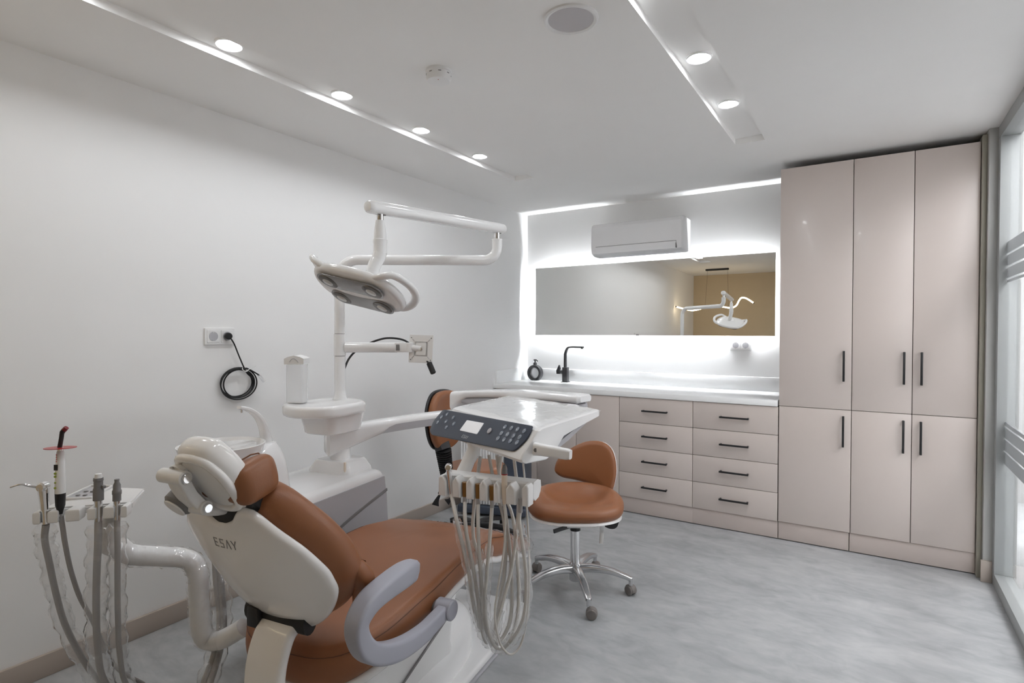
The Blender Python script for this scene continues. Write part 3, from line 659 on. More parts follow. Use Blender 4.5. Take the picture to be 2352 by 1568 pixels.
bm = BM(); cyl(bm, f2(-.08, -.032, -.0915), f2(-.0803, -.0323, -.096), .028, 28, .002); obj('knob_cap', bm, white_p, chair, world=False)
bm = BM(); sweep(bm, [f2(-.01, -.06, .0), f2(-.01, -.10, .012), Vector((.04, -.70, .935)), Vector((.04, -.70, .88))], rrect(.06, .16, .015), hx); obj('neck_bracket', bm, black_r, chair, world=False)

# ================================================================== UNIT BOX WITH CUSPIDOR
PX = Vector((-2.063, 1.768, 0))                # axis of the pole
unit = thing('dental_unit', 'white and grey dental unit cabinet with cuspidor beside the chair', 'dental unit', WC(-.55, .1, 0), A8)
def UB(s, u, z): return WC(s, u, z)
def boxsec(u, s0, s1, z0, z1, r=.03): return [WC((s0 + s1) / 2 + x, u, (z0 + z1) / 2 + y) for x, y in rrect(s1 - s0, z1 - z0, r, 3)]
bm = BM(); loft(bm, [boxsec(u, -.73 + d, -.372 - d, z0, z1 - d, .03) for u, d, z0, z1 in ((-.24, .02, .62, .715), (-.22, 0, .58, .722), (-.10, 0, .36, .723), (.0, 0, .16, .724), (.03, 0, .10, .724), (.40, 0, .10, .726), (.435, .008, .10, .724), (.45, .03, .12, .715))]); obj('cabinet_body', bm, white_g, unit)
sp = [(-.23, .685), (.432, .690), (.448, .60), (.456, .47), (.45, .3), (.43, .14), (.03, .14), (-.08, .36), (-.2, .6)]
bm = BM(); t = bmesh.new()
lo = [t.verts.new(WC(-.373, u, z)) for u, z in sp]; hi = [t.verts.new(WC(-.366, u, z)) for u, z in sp]
t.faces.new(hi); t.faces.new(lo)
for i in range(len(sp)): t.faces.new((lo[i], lo[(i + 1) % len(sp)], hi[(i + 1) % len(sp)], hi[i]))
merge(bm, t); obj('side_panel', bm, grey_pl, unit, label='light grey side panel')
bm = BM(); sweep(bm, cr([WC(-.3655, .0, .50), WC(-.3655, .2, .565), WC(-.3655, .45, .625)], 5), rrect(.014, .003, .001, 2), US); obj('panel_groove', bm, grey_d, unit)
bm = BM(); box(bm, (-.17, -.04, 0), (.17, .33, .1), .01, M=Matrix.Translation(WC(-.55, .1, 0)) @ Matrix.Rotation(A8, 4, 'Z')); obj('plinth', bm, grey_d, unit)
bm = BM()
secs = []
for z, k in ((.72, 1.0), (.735, .97), (.768, .80), (.774, .74)):
    secs.append([Vector((PX.x, PX.y, z)) + US * x * k + UF * y * k for x, y in rrect(.24, .20, .04, 4)])
loft(bm, secs); obj('neck_base', bm, white_g, unit)
bm = BM(); p = WC(-.466, .268, .745); q = WC(-.462, .262, .772); box(bm, (-.004, -.004, -.022), (.004, .004, .022), .001, M=Matrix.Translation((p + q) / 2 + US * .012)); obj('neck_trim', bm, cream, unit)
bm = BM(); lathe(bm, [(.045, .768), (.044, .80), (.042, .845)], 28, Matrix.Translation((PX.x, PX.y, 0))); obj('neck', bm, white_g, unit)
# bowl, its carrier and the filler spout
bc = WC(-.57, -.255, 0)
bm = BM(); lathe(bm, [(0, .855), (.05, .856), (.1, .872), (.133, .905), (.144, .938), (.147, .947), (.142, .948), (.136, .937), (.12, .905), (.07, .885), (0, .88)], 40, Matrix.Translation((bc.x, bc.y, 0))); obj('cuspidor_bowl', bm, white_g, unit)
bm = BM(); secs = []
for z, s0, s1, u0, u1 in ((.70, -.66, -.44, -.22, -.03), (.80, -.65, -.45, -.23, -.035), (.86, -.64, -.46, -.24, -.04), (.90, -.62, -.48, -.17, -.045), (.925, -.60, -.50, -.12, -.05)):
    secs.append([WC((s0 + s1) / 2 + x, (u0 + u1) / 2 + y, z) for x, y in rrect(s1 - s0, u1 - u0, .04, 4)])
loft(bm, secs); obj('cuspidor_stand', bm, white_g, unit)
sq = [(622, 1040), (616, 1012), (607, 985), (594, 962), (577, 947), (558, 938), (547, 936)]
pts = cr([WC(*SP(x, y, -.55)) for x, y in [(614, 1040), (611, 1008), (604, 978), (592, 956), (572, 941), (549, 935)]], 5); n = len(pts)
bm = BM(); sweep(bm, pts, rrect(1, 1, .35, 4), US, [(.042 - .03 * (i / (n - 1)) ** .8, .05 - .028 * (i / (n - 1))) for i in range(n)]); obj('filler_spout', bm, white_g, unit)
p = WC(*SP(555, 940, -.55)); bm = BM(); cyl(bm, p + Vector((0, 0, .002)), p - Vector((0, 0, .012)), .004, 10); obj('spout_nozzle', bm, chrome, unit)
bm = BM(); loft(bm, [[WC(-.56 + x, -.215 + y, z) for x, y in rrect(.13, .15, .05, 4)] for z in (.925, .938, .941)]); obj('cup_plate', bm, white_g, unit)

# ================================================================== OPERATING LIGHT ON ITS POLE
lamp = thing('operating_light', 'white operating light on a tall jointed pole over the chair', 'operating light', (PX.x, PX.y, .84))
hd = Vector((.594, .411, 0)).normalized()
# pole table
to = WC(-.515, .228, 0)
oval = o2(cr([(x, y, 0) for x, y in ((.145, .0), (.12, .11), (0, .17), (-.12, .13), (-.15, .0), (-.13, -.13), (0, -.185), (.12, -.13))], 5, True))
MT = Matrix.Translation((to.x, to.y, 0)) @ Matrix.Rotation(A8, 4, 'Z')
bm = BM(); slab(bm, oval, .05, .016, -.004, M=MT @ Matrix.Translation((0, 0, 1.023))); obj('pole_table', bm, white_g, lamp)
bm = BM(); loft(bm, [[MT @ Vector((x * k + .0, y * k + .035, z)) for x, y in rrect(.21, .25, .06, 4)] for z, k in ((.915, .80), (.92, .86), (.96, .93), (1.0, 1.0))]); obj('table_housing', bm, white_g, lamp)
def pole_piece(name, z0, z1, r, m=white_g):
    bm = BM(); cyl(bm, (PX.x, PX.y, z0), (PX.x, PX.y, z1), r, 28, .001); obj(name, bm, m, lamp)
pole_piece('pole', 1.045, 1.243, .0245); pole_piece('pole_collar', 1.2455, 1.345, .0262); pole_piece('pole_gap', 1.2425, 1.246, .0235, grey_d); pole_piece('pole_gap', 1.3445, 1.348, .0235, grey_d)
bm = BM(); lathe(bm, [(.034, 1.046), (.027, 1.06), (.0245, 1.085)], 28, Matrix.Translation(PX)); obj('pole_flange', bm, white_g, lamp)
E1 = Vector((-1.469, 2.179, 0))
pts = [Vector((PX.x, PX.y, z)) for z in (1.3475, 1.45, 1.55, 1.60)]
arc = [Vector((PX.x, PX.y, 0)) + hd * (.085 * (1 - math.cos(a))) + Vector((0, 0, 1.60 + .085 * math.sin(a))) for a in [k * PI / 16 for k in range(1, 9)]]
arc2c = E1 - hd * .062
arc2 = [Vector((arc2c.x, arc2c.y, 1.685 + .062)) + hd * (.062 * math.sin(a)) - Vector((0, 0, .062 * math.cos(a))) for a in [k * PI / 16 for k in range(0, 9)]]
bm = BM(); tube(bm, pts + arc + arc2 + [Vector((E1.x, E1.y, 1.778))], .0235, 20); obj('lower_arm', bm, white_g, lamp)
bm = BM(); cyl(bm, (E1.x, E1.y, 1.775), (E1.x, E1.y, 1.783), .0245, 20); obj('arm_collar', bm, white_g, lamp)
bm = BM(); cyl(bm, (E1.x, E1.y, 1.78), (E1.x, E1.y, 1.815), .0125, 16); obj('joint_pin', bm, chrome, lamp)
L1 = Vector((-1.52, 1.491, 0)); bd = (L1 - E1).normalized()
def beam_pt(a): return Vector((E1.x, E1.y, 1.834)).lerp(Vector((L1.x, L1.y, 1.806)), a)
bm = BM(); bl = (L1 - E1).length; ks = [-.075, -.072, -.06, -.045] + [0, .25, .5, .75, 1.0] + [1.055, 1.07, 1.082, 1.086]
sw = [.35, .7, .92, 1, 1, 1, 1, 1, 1, 1, .95, .75, .4]
sweep(bm, [beam_pt(k) for k in ks], rrect(.052, .046, .02, 5), (0, 0, 1), [(a, a) for a in sw]); obj('spring_arm', bm, white_g, lamp)
for E, zz in ((E1, 1.812), (L1, 1.784)):
    bm = BM(); slab(bm, rrect(.05, .02, .009), .003, .001, M=frame((E.x, E.y, zz), bd, z=(0, 0, 1))); obj('pivot_slot', bm, black_m, lamp)
bm = BM(); cyl(bm, (L1.x, L1.y, 1.757), (L1.x, L1.y, 1.79), .0125, 16); obj('joint_pin', bm, chrome, lamp)
sb = Vector((-1.553, 1.452, 1.545))
j1 = Vector((L1.x, L1.y, 1.66)); j2 = Vector((L1.x - .006, L1.y - .006, 1.625))
bm = BM(); lathe(bm, [(.0, 1.762), (.016, 1.762), (.019, 1.74), (.022, 1.715), (.0225, 1.694), (.0255, 1.692), (.0255, 1.682), (.0245, 1.68), (.0245, 1.64), (0, 1.64)], 24, Matrix.Translation((L1.x, L1.y, 0))); obj('swivel_sleeve', bm, white_g, lamp)
bm = BM(); tube(bm, cr([(L1.x, L1.y, 1.645), (L1.x - .004, L1.y - .005, 1.625), (L1.x - .012, L1.y - .016, 1.60), sb.lerp(L1 + Vector((0, 0, 1.6)), .4), sb], 5), [.0245] * 6 + [.0235] * 15, 20); obj('head_stem', bm, white_g, lamp)
# lamp head
tau = math.radians(30)
hc0 = Vector((-1.545, 1.412, 1.515)); e1 = Vector((.425, .098, -.10)).normalized()
yp = Vector((-e1.y, e1.x, 0)).normalized(); yp = (yp - e1 * yp.dot(e1)).normalized()
e3 = e1.cross(yp); e2 = yp * math.cos(tau) - e3 * math.sin(tau); e3 = e1.cross(e2)
HM = Matrix(((e1.x, e2.x, e3.x, hc0.x), (e1.y, e2.y, e3.y, hc0.y), (e1.z, e2.z, e3.z, hc0.z), (0, 0, 0, 1)))
ho = o2(cr([(x, y, 0) for x, y in ((.178, -.005), (.165, .07), (.10, .115), (0, .126), (-.10, .115), (-.165, .07), (-.178, -.005), (-.15, -.075), (-.09, -.108), (0, -.116), (.09, -.108), (.15, -.075))], 4, True))
bm = BM(); slab(bm, ho, .034, .016, .028, M=HM, bottom_crown=.012, inner=(.93, .8, .62, .4, .2), seg=5); obj('lamp_head', bm, white_g, lamp, sharp=60)
bm = BM(); loft(bm, [[HM @ Vector((x * k, y * k, z)) for x, y in rrect(.09, .07, .03, 4)] for z, k in ((.03, 1.15), (.046, 1.0), (.052, .8))]); obj('head_mount', bm, white_g, lamp)
for yc, L in ((-.047, .27), (.058, .262)):
    Mz = HM @ Matrix.Translation((.0, yc, -.0265))
    bm = BM(); slab(bm, rrect(L, .086, .042, 8), .004, .0015, M=Mz, bottom_crown=.003); wn = obj('lamp_window', bm, lens_g, lamp)
    for s in (-1, 1):
        bm = BM(); lathe(bm, [(.025, -.007), (.036, -.005), (.038, -.0015), (.025, -.002)], 24, Mz @ Matrix.Translation((s * (L / 2 - .044), 0, 0))); obj('reflector_ring', bm, lens_d, wn)
        bm = BM(); lathe(bm, [(0, -.010), (.014, -.009), (.024, -.0055), (.024, -.002), (0, -.002)], 24, Mz @ Matrix.Translation((s * (L / 2 - .044), 0, 0))); obj('led_lens', bm, led_lens, wn)
for s in (-1, 1):
    pts = cr([(s * .10, -.088, .002), (s * .14, -.098, .012), (s * .165, -.088, .028), (s * .185, -.05, .038), (s * .200, 0, .042), (s * .198, .045, .038), (s * .178, .08, .024), (s * .15, .09, .008), (s * .12, .084, 0)], 5)
    bm = BM(); tube(bm, [HM @ p for p in pts], .0135, 14, squash=(.9, 1.15)); obj('head_handle', bm, white_g, lamp)

# monitor bracket on the pole collar
md = Vector((CR.x, CR.y, 0)).normalized(); mp = Vector((-md.y, md.x, 0))
mon = thing('monitor_bracket', 'white monitor arm with empty square mounting plate on the pole', 'monitor bracket', (PX.x, PX.y, 1.283))
mz = 1.2835
bm = BM(); tube(bm, [Vector((PX.x, PX.y, mz)) + md * k for k in (.027, .06, .15, .262)], .0235, 22); obj('arm_tube', bm, white_g, mon)
def mb(a0, a1, h, d0, d1, r=.003, m=white_s, name='joint', z=mz):
    bm = BM(); box(bm, (a0, d0, -h), (a1, d1, h), r, M=frame((PX.x, PX.y, z), md, z=(0, 0, 1))); obj(name, bm, m, mon)
mb(.255, .31, .022, -.02, .02, name='end_joint'); mb(.262, .278, .014, -.0225, -.0195, .001, grey_d, 'screw_plate')
bm = BM(); p = Vector((PX.x, PX.y, mz)) + md * .318; cyl(bm, p - Vector((0, 0, .022)), p + Vector((0, 0, .022)), .02, 18, .002); obj('swivel', bm, white_s, mon)
pn = Vector((-.25, -.97, .06)).normalized(); pc_ = at_d(967, 801, 2.585)
pn = Vector((.25, -.97, .05)).normalized(); PM = frame(pc_, Vector((.96, .26, -.03)), z=pn)
bm = BM(); slab(bm, rrect(.120, .128, .004), .003, .001, M=PM); obj('mounting_plate', bm, white_s, mon)
bm = BM(); loft(bm, [[PM @ Vector((x * k, y * k, z)) for x, y in rrect(.075, .075, .005, 2)] for z, k in ((.0015, 1), (.0017, .9), (-.009, .8))]); obj('plate_recess', bm, white_s, mon)
bm = BM(); loft(bm, [[PM @ Vector((x, y, z)) for x, y in rrect(.05, .056, .004, 2)] for z in (.0016, .0026)]); obj('plate_step', bm, white_s, mon)
bm = BM(); cyl(bm, PM @ Vector((0, 0, .002)), PM @ Vector((0, 0, .008)), .008, 6); obj('centre_bolt', bm, chrome, mon)
for x in (-.05, .05):
    for y in (-.05, .05):
        bm = BM(); cyl(bm, PM @ Vector((x, y, .0015)), PM @ Vector((x, y, .0025)), .0028, 10); obj('screw_hole', bm, grey_d, mon)
        bm = BM(); box(bm, (-.007, -.0013, .0014), (.007, .0013, .0024), M=PM @ Matrix.Translation((x * .78, y * .78, .0005)) @ Matrix.Rotation(math.atan2(y, x), 4, 'Z')); obj('plate_slot', bm, grey_pl, mon)
bm = BM(); cyl(bm, PM @ Vector((0, 0, -.004)), Vector((PX.x, PX.y, mz)) + md * .32, .014, 16); obj('plate_boss', bm, white_s, mon)
cp = [at_d(x, y, d) for x, y, d in ((790, 850, 2.60), (800, 826, 2.64), (815, 808, 2.66), (840, 792, 2.66), (870, 780, 2.66), (895, 776, 2.66), (925, 780, 2.66), (945, 792, 2.64), (965, 812, 2.62), (980, 828, 2.58), (986, 836, 2.56))]
cbl = thing('monitor_cable', 'black cable looped over the monitor arm with dangling plug', 'cable', cp[-1])
bm = BM(); tube(bm, cr(cp, 4), .0048, 8); obj('cord', bm, black_r, cbl)
bm = BM(); cyl(bm, at_d(985, 832, 2.56), at_d(996, 858, 2.55), .013, 12, .004); obj('plug', bm, black_r, cbl)
# clear dispenser on the pole table
t = thing('cup_dispenser', 'tall frosted clear dispenser with white cap on the pole table', 'dispenser', WC(-.60, .13, 1.05))
dp = at_d(683, 915, 2.47); dM = frame((dp.x, dp.y, 1.048), md, z=(0, 0, 1))
bm = BM(); loft(bm, [[dM @ Vector((x, y, z)) for x, y in rrect(.076, .07, .012, 4)] for z in (.001, .17)], cap=False); obj('clear_body', bm, cup_m, t)
bm = BM(); loft(bm, [[dM @ Vector((x, y, z)) for x, y in rrect(.074, .068, .012, 4)] for z in (.001, .006)]); obj('foot', bm, white_s, t)
cap = [(-.042, .168), (.042, .168), (.042, .192), (.026, .2), (.0, .206), (-.026, .2), (-.042, .192)]
bm = BM(); loft(bm, [[dM @ Vector((x, y, z)) for x, z in cap] for y in (-.039, .039)]); obj('cap', bm, white_s, t)
bm = BM(); t_ = [dM @ Vector((x, -.0400, z)) for x, z in ((-.018, .178), (-.008, .19), (.002, .192), (.012, .186), (.02, .176))]; tube(bm, cr(t_, 4), .0015, 6); obj('cap_latch', bm, grey_pl, t)

# ================================================================== DELIVERY UNIT (arms, tray, rack)
FL, FR_, BL, BR = Vector((-1.384, 1.742, 1.06)), Vector((-.86, 1.495, 1.06)), Vector((-1.417, 2.222, 1.06)), Vector((-.873, 1.994, 1.06))
fx = (FR_ - FL).normalized(); fn = Vector((fx.y, -fx.x, 0)).normalized()        # along the front, and out of it
dep = thing('delivery_unit', 'white instrument delivery tray with navy control panel on a jointed arm', 'delivery unit', (PX.x, PX.y, .845))
def arm_beam(name, a, b, ta, tb, ha, hb, w, arch=0.0, par=dep, taper=.35):
    """a swelling beam between two upright joints"""
    secs = []; N = 14
    d = (b - a); L = d.length; d.normalize(); sd = Vector((-d.y, d.x, 0))
    for i in range(N + 1):
        t = i / N; p = a.lerp(b, t); top = ta + (tb - ta) * t + arch * math.sin(PI * t); hh = ha + (hb - ha) * min(1, t / taper)
        q = []
        for x, y in rrect(w, hh, min(.022, hh * .4), 4): q.append(Vector((p.x, p.y, top - hh / 2 + y)) + sd * x)
        secs.append(q)
    bm = BM(); e = .012
    for s0, s1, end in ((secs[0], a, -1), (secs[-1], b, 1)):
        c = sum(s0, Vector()) / len(s0); cap = [c + (v - c) * .75 + d * end * e for v in s0]
        if end < 0: secs = [cap] + secs
        else: secs = secs + [cap]
    loft(bm, secs); return obj(name, bm, white_g, par), d, sd
e1p = Vector((-1.762, 2.29, 0)); e2p = Vector((-1.055, 2.195, 0))
d1 = (e1p - PX).normalized()
arm_beam('lower_arm', PX - d1 * .055, e1p + d1 * .04, .915, .962, .125, .06, .10, .008)
def side_inset(a, b, t0, t1, ta, tb, h0, h1, w, sgn, arch=0.0):
    d = (b - a).normalized(); sd = Vector((-d.y, d.x, 0)) * sgn; up = []; dn = []
    for i in range(13):
        t = t0 + (t1 - t0) * i / 12; p = a.lerp(b, t) + sd * w; top = ta + (tb - ta) * t + arch * math.sin(PI * t)
        k = min(1, (i / 12) / .16); k = math.sin(k * PI / 2)
        up.append(Vector((p.x, p.y, top - h1 + (h1 - h0) * k))); dn.append(Vector((p.x, p.y, top - h1)))
    t = bmesh.new(); pts = dn + up[::-1]
    lo = [t.verts.new(p - sd * .004) for p in pts]; hi = [t.verts.new(p) for p in pts]
    n = len(pts)
    for i in range(12):
        j = n - 1 - i
        for V in (lo, hi):
            try: t.faces.new((V[i], V[i + 1], V[j - 1], V[j]))
            except ValueError: pass
    for i in range(n): t.faces.new((lo[i], lo[(i + 1) % n], hi[(i + 1) % n], hi[i]))
    bmesh.ops.remove_doubles(t, verts=t.verts[:], dist=1e-5)
    bm = BM(); merge(bm, t); return bm
bm = side_inset(PX, e1p, .30, .97, .918, .962, .024, .058, .052, -1, .008); obj('arm_inset', bm, grey_pl, dep)
a2, b2 = e1p - (e2p - e1p).normalized() * .03, e2p + (e2p - e1p).normalized() * .02
secs_top = arm_beam('upper_arm', a2, b2, 1.052, 1.088, .095, .034, .11, .012, taper=.13)
d2 = (b2 - a2).normalized(); s2 = Vector((-d2.y, d2.x, 0))
bm = BM(); secs = []
for i in range(12):
    t = .10 + .885 * i / 11; p = a2.lerp(b2, t); top = 1.052 + .036 * t + .012 * math.sin(PI * t) - .0335; hh = .058 * min(1, .5 + i / 4)
    secs.append([Vector((p.x, p.y, top - hh / 2 + y)) + s2 * x for x, y in rrect(.098, hh, .015, 3)])
loft(bm, secs); obj('arm_under_cover', bm, grey_pl, dep)
bm = BM(); cyl(bm, (e1p.x, e1p.y, .90), (e1p.x, e1p.y, .965), .036, 24, .003); obj('elbow_joint', bm, white_g, dep)
bm = BM(); cyl(bm, (e2p.x, e2p.y, .965), (e2p.x, e2p.y, 1.05), .03, 24, .003); obj('tray_post', bm, grey_pl, dep)
tc_ = (BL + BR) / 2
bm = BM(); sweep(bm, [Vector((e2p.x, e2p.y, .985)), Vector((-1.10, 2.05, .99)), Vector((-1.12, 1.9, .995))], rrect(.09, .03, .01), (0, 0, 1)); obj('tray_bracket', bm, grey_pl, dep)
bm = BM(); cyl(bm, (PX.x, PX.y, .845), (PX.x, PX.y, .86), .045, 24); obj('arm_bearing', bm, grey_pl, dep)
# tray body: side profiles skinned across the width (a = 0 left .. 1 right)
def TP(a, b, z): return FL.lerp(FR_, a).lerp(BL.lerp(BR, a), b) + Vector((0, 0, z - 1.06))
def tsec(a, k=1.0, dx=0.0):
    f = FL.lerp(FR_, a); P = []
    bdir = (BL.lerp(BR, a) - f)
    for b, z in ((1.0, 1.040), (1.0, 1.054), (.985, 1.06), (.06, 1.06), (.02, 1.0585)): P.append(f + bdir * b + Vector((0, 0, z - 1.06)))
    for o, z in ((.002, 1.055), (.058, .982), (.062, .972), (.058, .963), (.046, .958)): P.append(f + fn * o + Vector((0, 0, z - 1.06)))
    for b, z in ((.10, .955), (.2, .965), (.36, 1.012), (.6, 1.024), (.9, 1.036)): P.append(f + bdir * b + Vector((0, 0, z - 1.06)))
    c = sum(P, Vector()) / len(P)
    return [c + (p - c) * k + fx * dx for p in P]
bm = BM(); secs = [tsec(-.012, .93), tsec(-.006, .975), tsec(.004, .995), tsec(.02)] + [tsec(a) for a in (.2, .4, .6, .8)] + [tsec(.98), tsec(.994, .995), tsec(1.004, .975), tsec(1.01, .93)]
loft(bm, secs); obj('tray_body', bm, white_g, dep, sharp=28)
bm = BM(); loft(bm, [[TP(a, b, z) for b, z in ((.20, .962), (.95, 1.034), (.93, 1.022), (.55, .975), (.26, .95))] for a in (.06, .5, .94)]); obj('tray_underside', bm, grey_pl, dep)
bm = BM(); N = 14; t = bmesh.new(); g = []
for i in range(N + 1):
    g.append([t.verts.new(TP(i / N * 1.012 - .006, .05 + .97 * j / N, 1.0655 + .0022 * math.sin(i * 2.1 + j * 1.3) + .0018 * math.sin(j * 3.1 - i * .7) + (-.012 if j == N or i in (0, N) else 0))) for j in range(N + 1)])
for i in range(N):
    for j in range(N): t.faces.new((g[i][j], g[i + 1][j], g[i + 1][j + 1], g[i][j + 1]))
merge(bm, t); obj('tray_film', bm, cover_m, dep, sharp=80)
# control panel lying in the sloping front
p0 = FL + fn * .002 - Vector((0, 0, .005)); p1 = FL + fn * .058 - Vector((0, 0, .078)); pn_ = fx.cross(p1 - p0).normalized()
if pn_.z < 0: pn_ = -pn_
def FP(x, y, off=.0): P = at_p(x, y, p0, pn_); return P + pn_ * off
pu = (p0 - p1).normalized()
FM = frame(p0, fx, y=pu)
def face_poly(px, r, th, off, name, m, par, n=3):
    P = [FM.inverted() @ FP(x, y) for x, y in px]; P = [Vector((p.x, p.y)) for p in P]; out = []
    for i in range(len(P)):
        a, b, c = P[i - 1], P[i], P[(i + 1) % len(P)]; ra = min(r[i] if isinstance(r, (list, tuple)) else r, (a - b).length * .45, (c - b).length * .45)
        q0 = b + (a - b).normalized() * ra; q1 = b + (c - b).normalized() * ra
        for k in range(n + 1):
            u = k / n; out.append(((q0 * (1 - u) + b * u) * (1 - u) + (b * (1 - u) + q1 * u) * u))
    bm = BM(); slab(bm, [(p.x, p.y) for p in out], th, th * .4, M=FM @ Matrix.Translation((0, 0, off))); return obj(name, bm, m, par)
panel = face_poly([(1021, 941.5), (1227, 980), (1214, 1010), (1184, 1038), (1170, 1036), (994, 1000), (989, 991), (998, 968)], [.008, .006, .03, .02, .02, .012, .01, .02], .005, .0042, 'control_panel', navy, dep)
face_poly([(1076, 967), (1115, 974), (1099, 999.5), (1059, 990.5)], .004, .002, .0071, 'screen', screen_m, panel)
for x, y in ((1030, 953.5), (1044, 961), (1017, 960), (1008.5, 971.4), (1027.6, 970), (1045.5, 975), (1028.4, 983), (1163, 983), (1178, 985.5), (1192, 988.5), (1207.5, 992), (1155, 997), (1169, 1000), (1183, 1003), (1197, 1006), (1147, 1009), (1161, 1012), (1175.6, 1015), (1191, 1018.6)):
    P = FP(x, y, .0066); bm = BM(); lathe(bm, [(.0075, 0), (.0085, .0002), (.0088, .0012), (.0075, .0018), (.005, .0014), (0, .0012)], 18, frame(P, fx, z=pn_)); b = obj('button', bm, btn_m, panel)
    bm = BM(); r_ = random.random() * 6; BMx = frame(P, fx, z=pn_); tube(bm, [BMx @ Vector((.0042 * math.cos(r_ + q), .0042 * math.sin(r_ + q), .0016)) for q in (0, .7, 1.4, 2.1, 2.8)] + [BMx @ Vector((0, 0, .0018))], .0009, 5); obj('button_mark', bm, logo_w, panel)
P = FP(1128, 992, .0066); bm = BM(); lathe(bm, [(0, .0), (.0105, 0), (.0105, .003), (.008, .004), (0, .0036)], 24, frame(P, fx, z=pn_)); obj('dial', bm, grey_pl, panel)
P = FP(1071, 1005.2, .0068); bm = BM(); lettering(bm, .0105, .0013, frame(P, fx, y=pu), slant=.18, asp=.72, gap=.32); obj('panel_logo', bm, logo_w, panel, label='white brand lettering on the control panel')
# handle on the right end
bm = BM(); hd0 = at_d(1228, 1030, 1.72); hd1 = at_d(1311, 1044, 1.66)
sweep(bm, [hd0, hd0.lerp(hd1, .25), hd0.lerp(hd1, .9), hd1], rrect(.030, .034, .008), (0, 0, 1), [(.9, 1.15), (1, 1.0), (.92, .92), (.7, .8)]); obj('tray_handle', bm, white_g, dep)
bm = BM(); P = at_d(1230, 1033, 1.705); cyl(bm, P - FW * -.0, P - FW * .004, .006, 12); obj('handle_screw', bm, grey_d, dep)
# instrument rack under the tray
rl, rr = at_d(1017, 1120, 1.925), at_d(1222, 1140, 1.795); rl.z = rr.z = 0
xr = (rr - rl); RL_ = xr.length; xr.normalize(); yr = Vector((-xr.y, xr.x, 0))      # along the rack, and back under the tray
RZ = .809
def RP(x, y, z): return rl + xr * (x * RL_) + yr * y + Vector((0, 0, z))
def RK(x): return RP(x, 0, 0)
slots = [.125, .285, .435, .59, .725, .895]
bm = BM()
secs = [[RP(x, y, RZ + z) for y, z in ((.075, .022), (.082, .037), (.078, .06), (.05, .069), (.018, .066), (.012, .06), (.012, .016), (.03, .004), (.06, .008))] for x in (0, .02, .5, .98, 1.0)]
loft(bm, secs); obj('rack_bar', bm, white_s, dep)
edges = [0.0] + slots + [1.0]; hw = .034
for i in range(len(edges) - 1):
    a = edges[i] + (hw if i else 0); b = edges[i + 1] - (hw if i < len(edges) - 2 else 0)
    if b - a < .03: continue
    x0, x1 = a * RL_, b * RL_; ch0 = .02 if i else .006; ch1 = .02 if i < len(edges) - 2 else .006
    ch0 = min(ch0, (x1 - x0) * .42); ch1 = min(ch1, (x1 - x0) * .42)
    out = [(x0, 0), (x1, 0), (x1, .066 - ch1 * 1.2), (x1 - ch1, .067), (x0 + ch0, .067), (x0, .066 - ch0 * 1.2)]
    M = Matrix(((xr.x, 0, -yr.x, rl.x - yr.x * .008), (xr.y, 0, -yr.y, rl.y - yr.y * .008), (0, 1, 0, RZ), (0, 0, 0, 1)))
    bm = BM(); slab(bm, out, .046, .006, 0, M=M); obj('rack_tooth', bm, white_s, dep)
def SK(k, z): return RP(slots[k], -.014, RZ + z)
for k in (1, 2, 3):
    bm = BM(); tube(bm, [SK(k, .003), SK(k, .05)], [.0085, .0098], 14); obj('slot_lining', bm, brass, dep, label='bronze slot lining')
bm = BM(); P0, P1 = at_d(1088, 1030, 1.99), at_d(1058, 1100, 1.985); sweep(bm, [P0, P0.lerp(P1, .5), P1], rrect(.058, .03, .01), CR.cross(FW)); 
bm.free(); bm = BM(); tube(bm, cr([P0 + Vector((0, 0, .04)), P0, P0.lerp(P1, .5), P1, P1 - Vector((0, 0, .02))], 4), .024, 14, wob=.05); obj('rack_arm', bm, white_s, dep)

# hoses with their instruments: a hanging loop from the tray's underside to a rack slot
def HP(x, y, d=1.93): return at_d(x, y, d)
def hose(bm, pts, r, n=8): tube(bm, cr([HP(*p) for p in pts], 6), r, n)
def sleeve(t, pts, r, n=10):
    P = cr([HP(*p) for p in pts], 7); m = len(P)
    bm = BM(); tube(bm, P, [r * (1 + .18 * math.sin(i * 1.7) * math.sin(i * .6)) * min(1, .75 + min(i, m - 1 - i) * .06) for i in range(m)], 12, cap=False, wob=.05); obj('plastic_sleeve', bm, film_m, t, sharp=30)
def slot_px(k, z):  # picture position and distance of a point in slot k, for joining hoses to it
    P = SK(k, z) - CAM; dd = P.dot(FW); return (1176 + FPX * P.dot(CR) / dd, 784 - FPX * P.dot(CU) / dd, dd)
def DK(k): return min(1.835, slot_px(k, 0)[2])
def inst(name, label, cat, k):
    global D0
    D0 = DK(k)
    P = SK(k, 0); return thing(name, label, cat, P)
GRP = 'instruments on the delivery rack'
D0 = 1.86
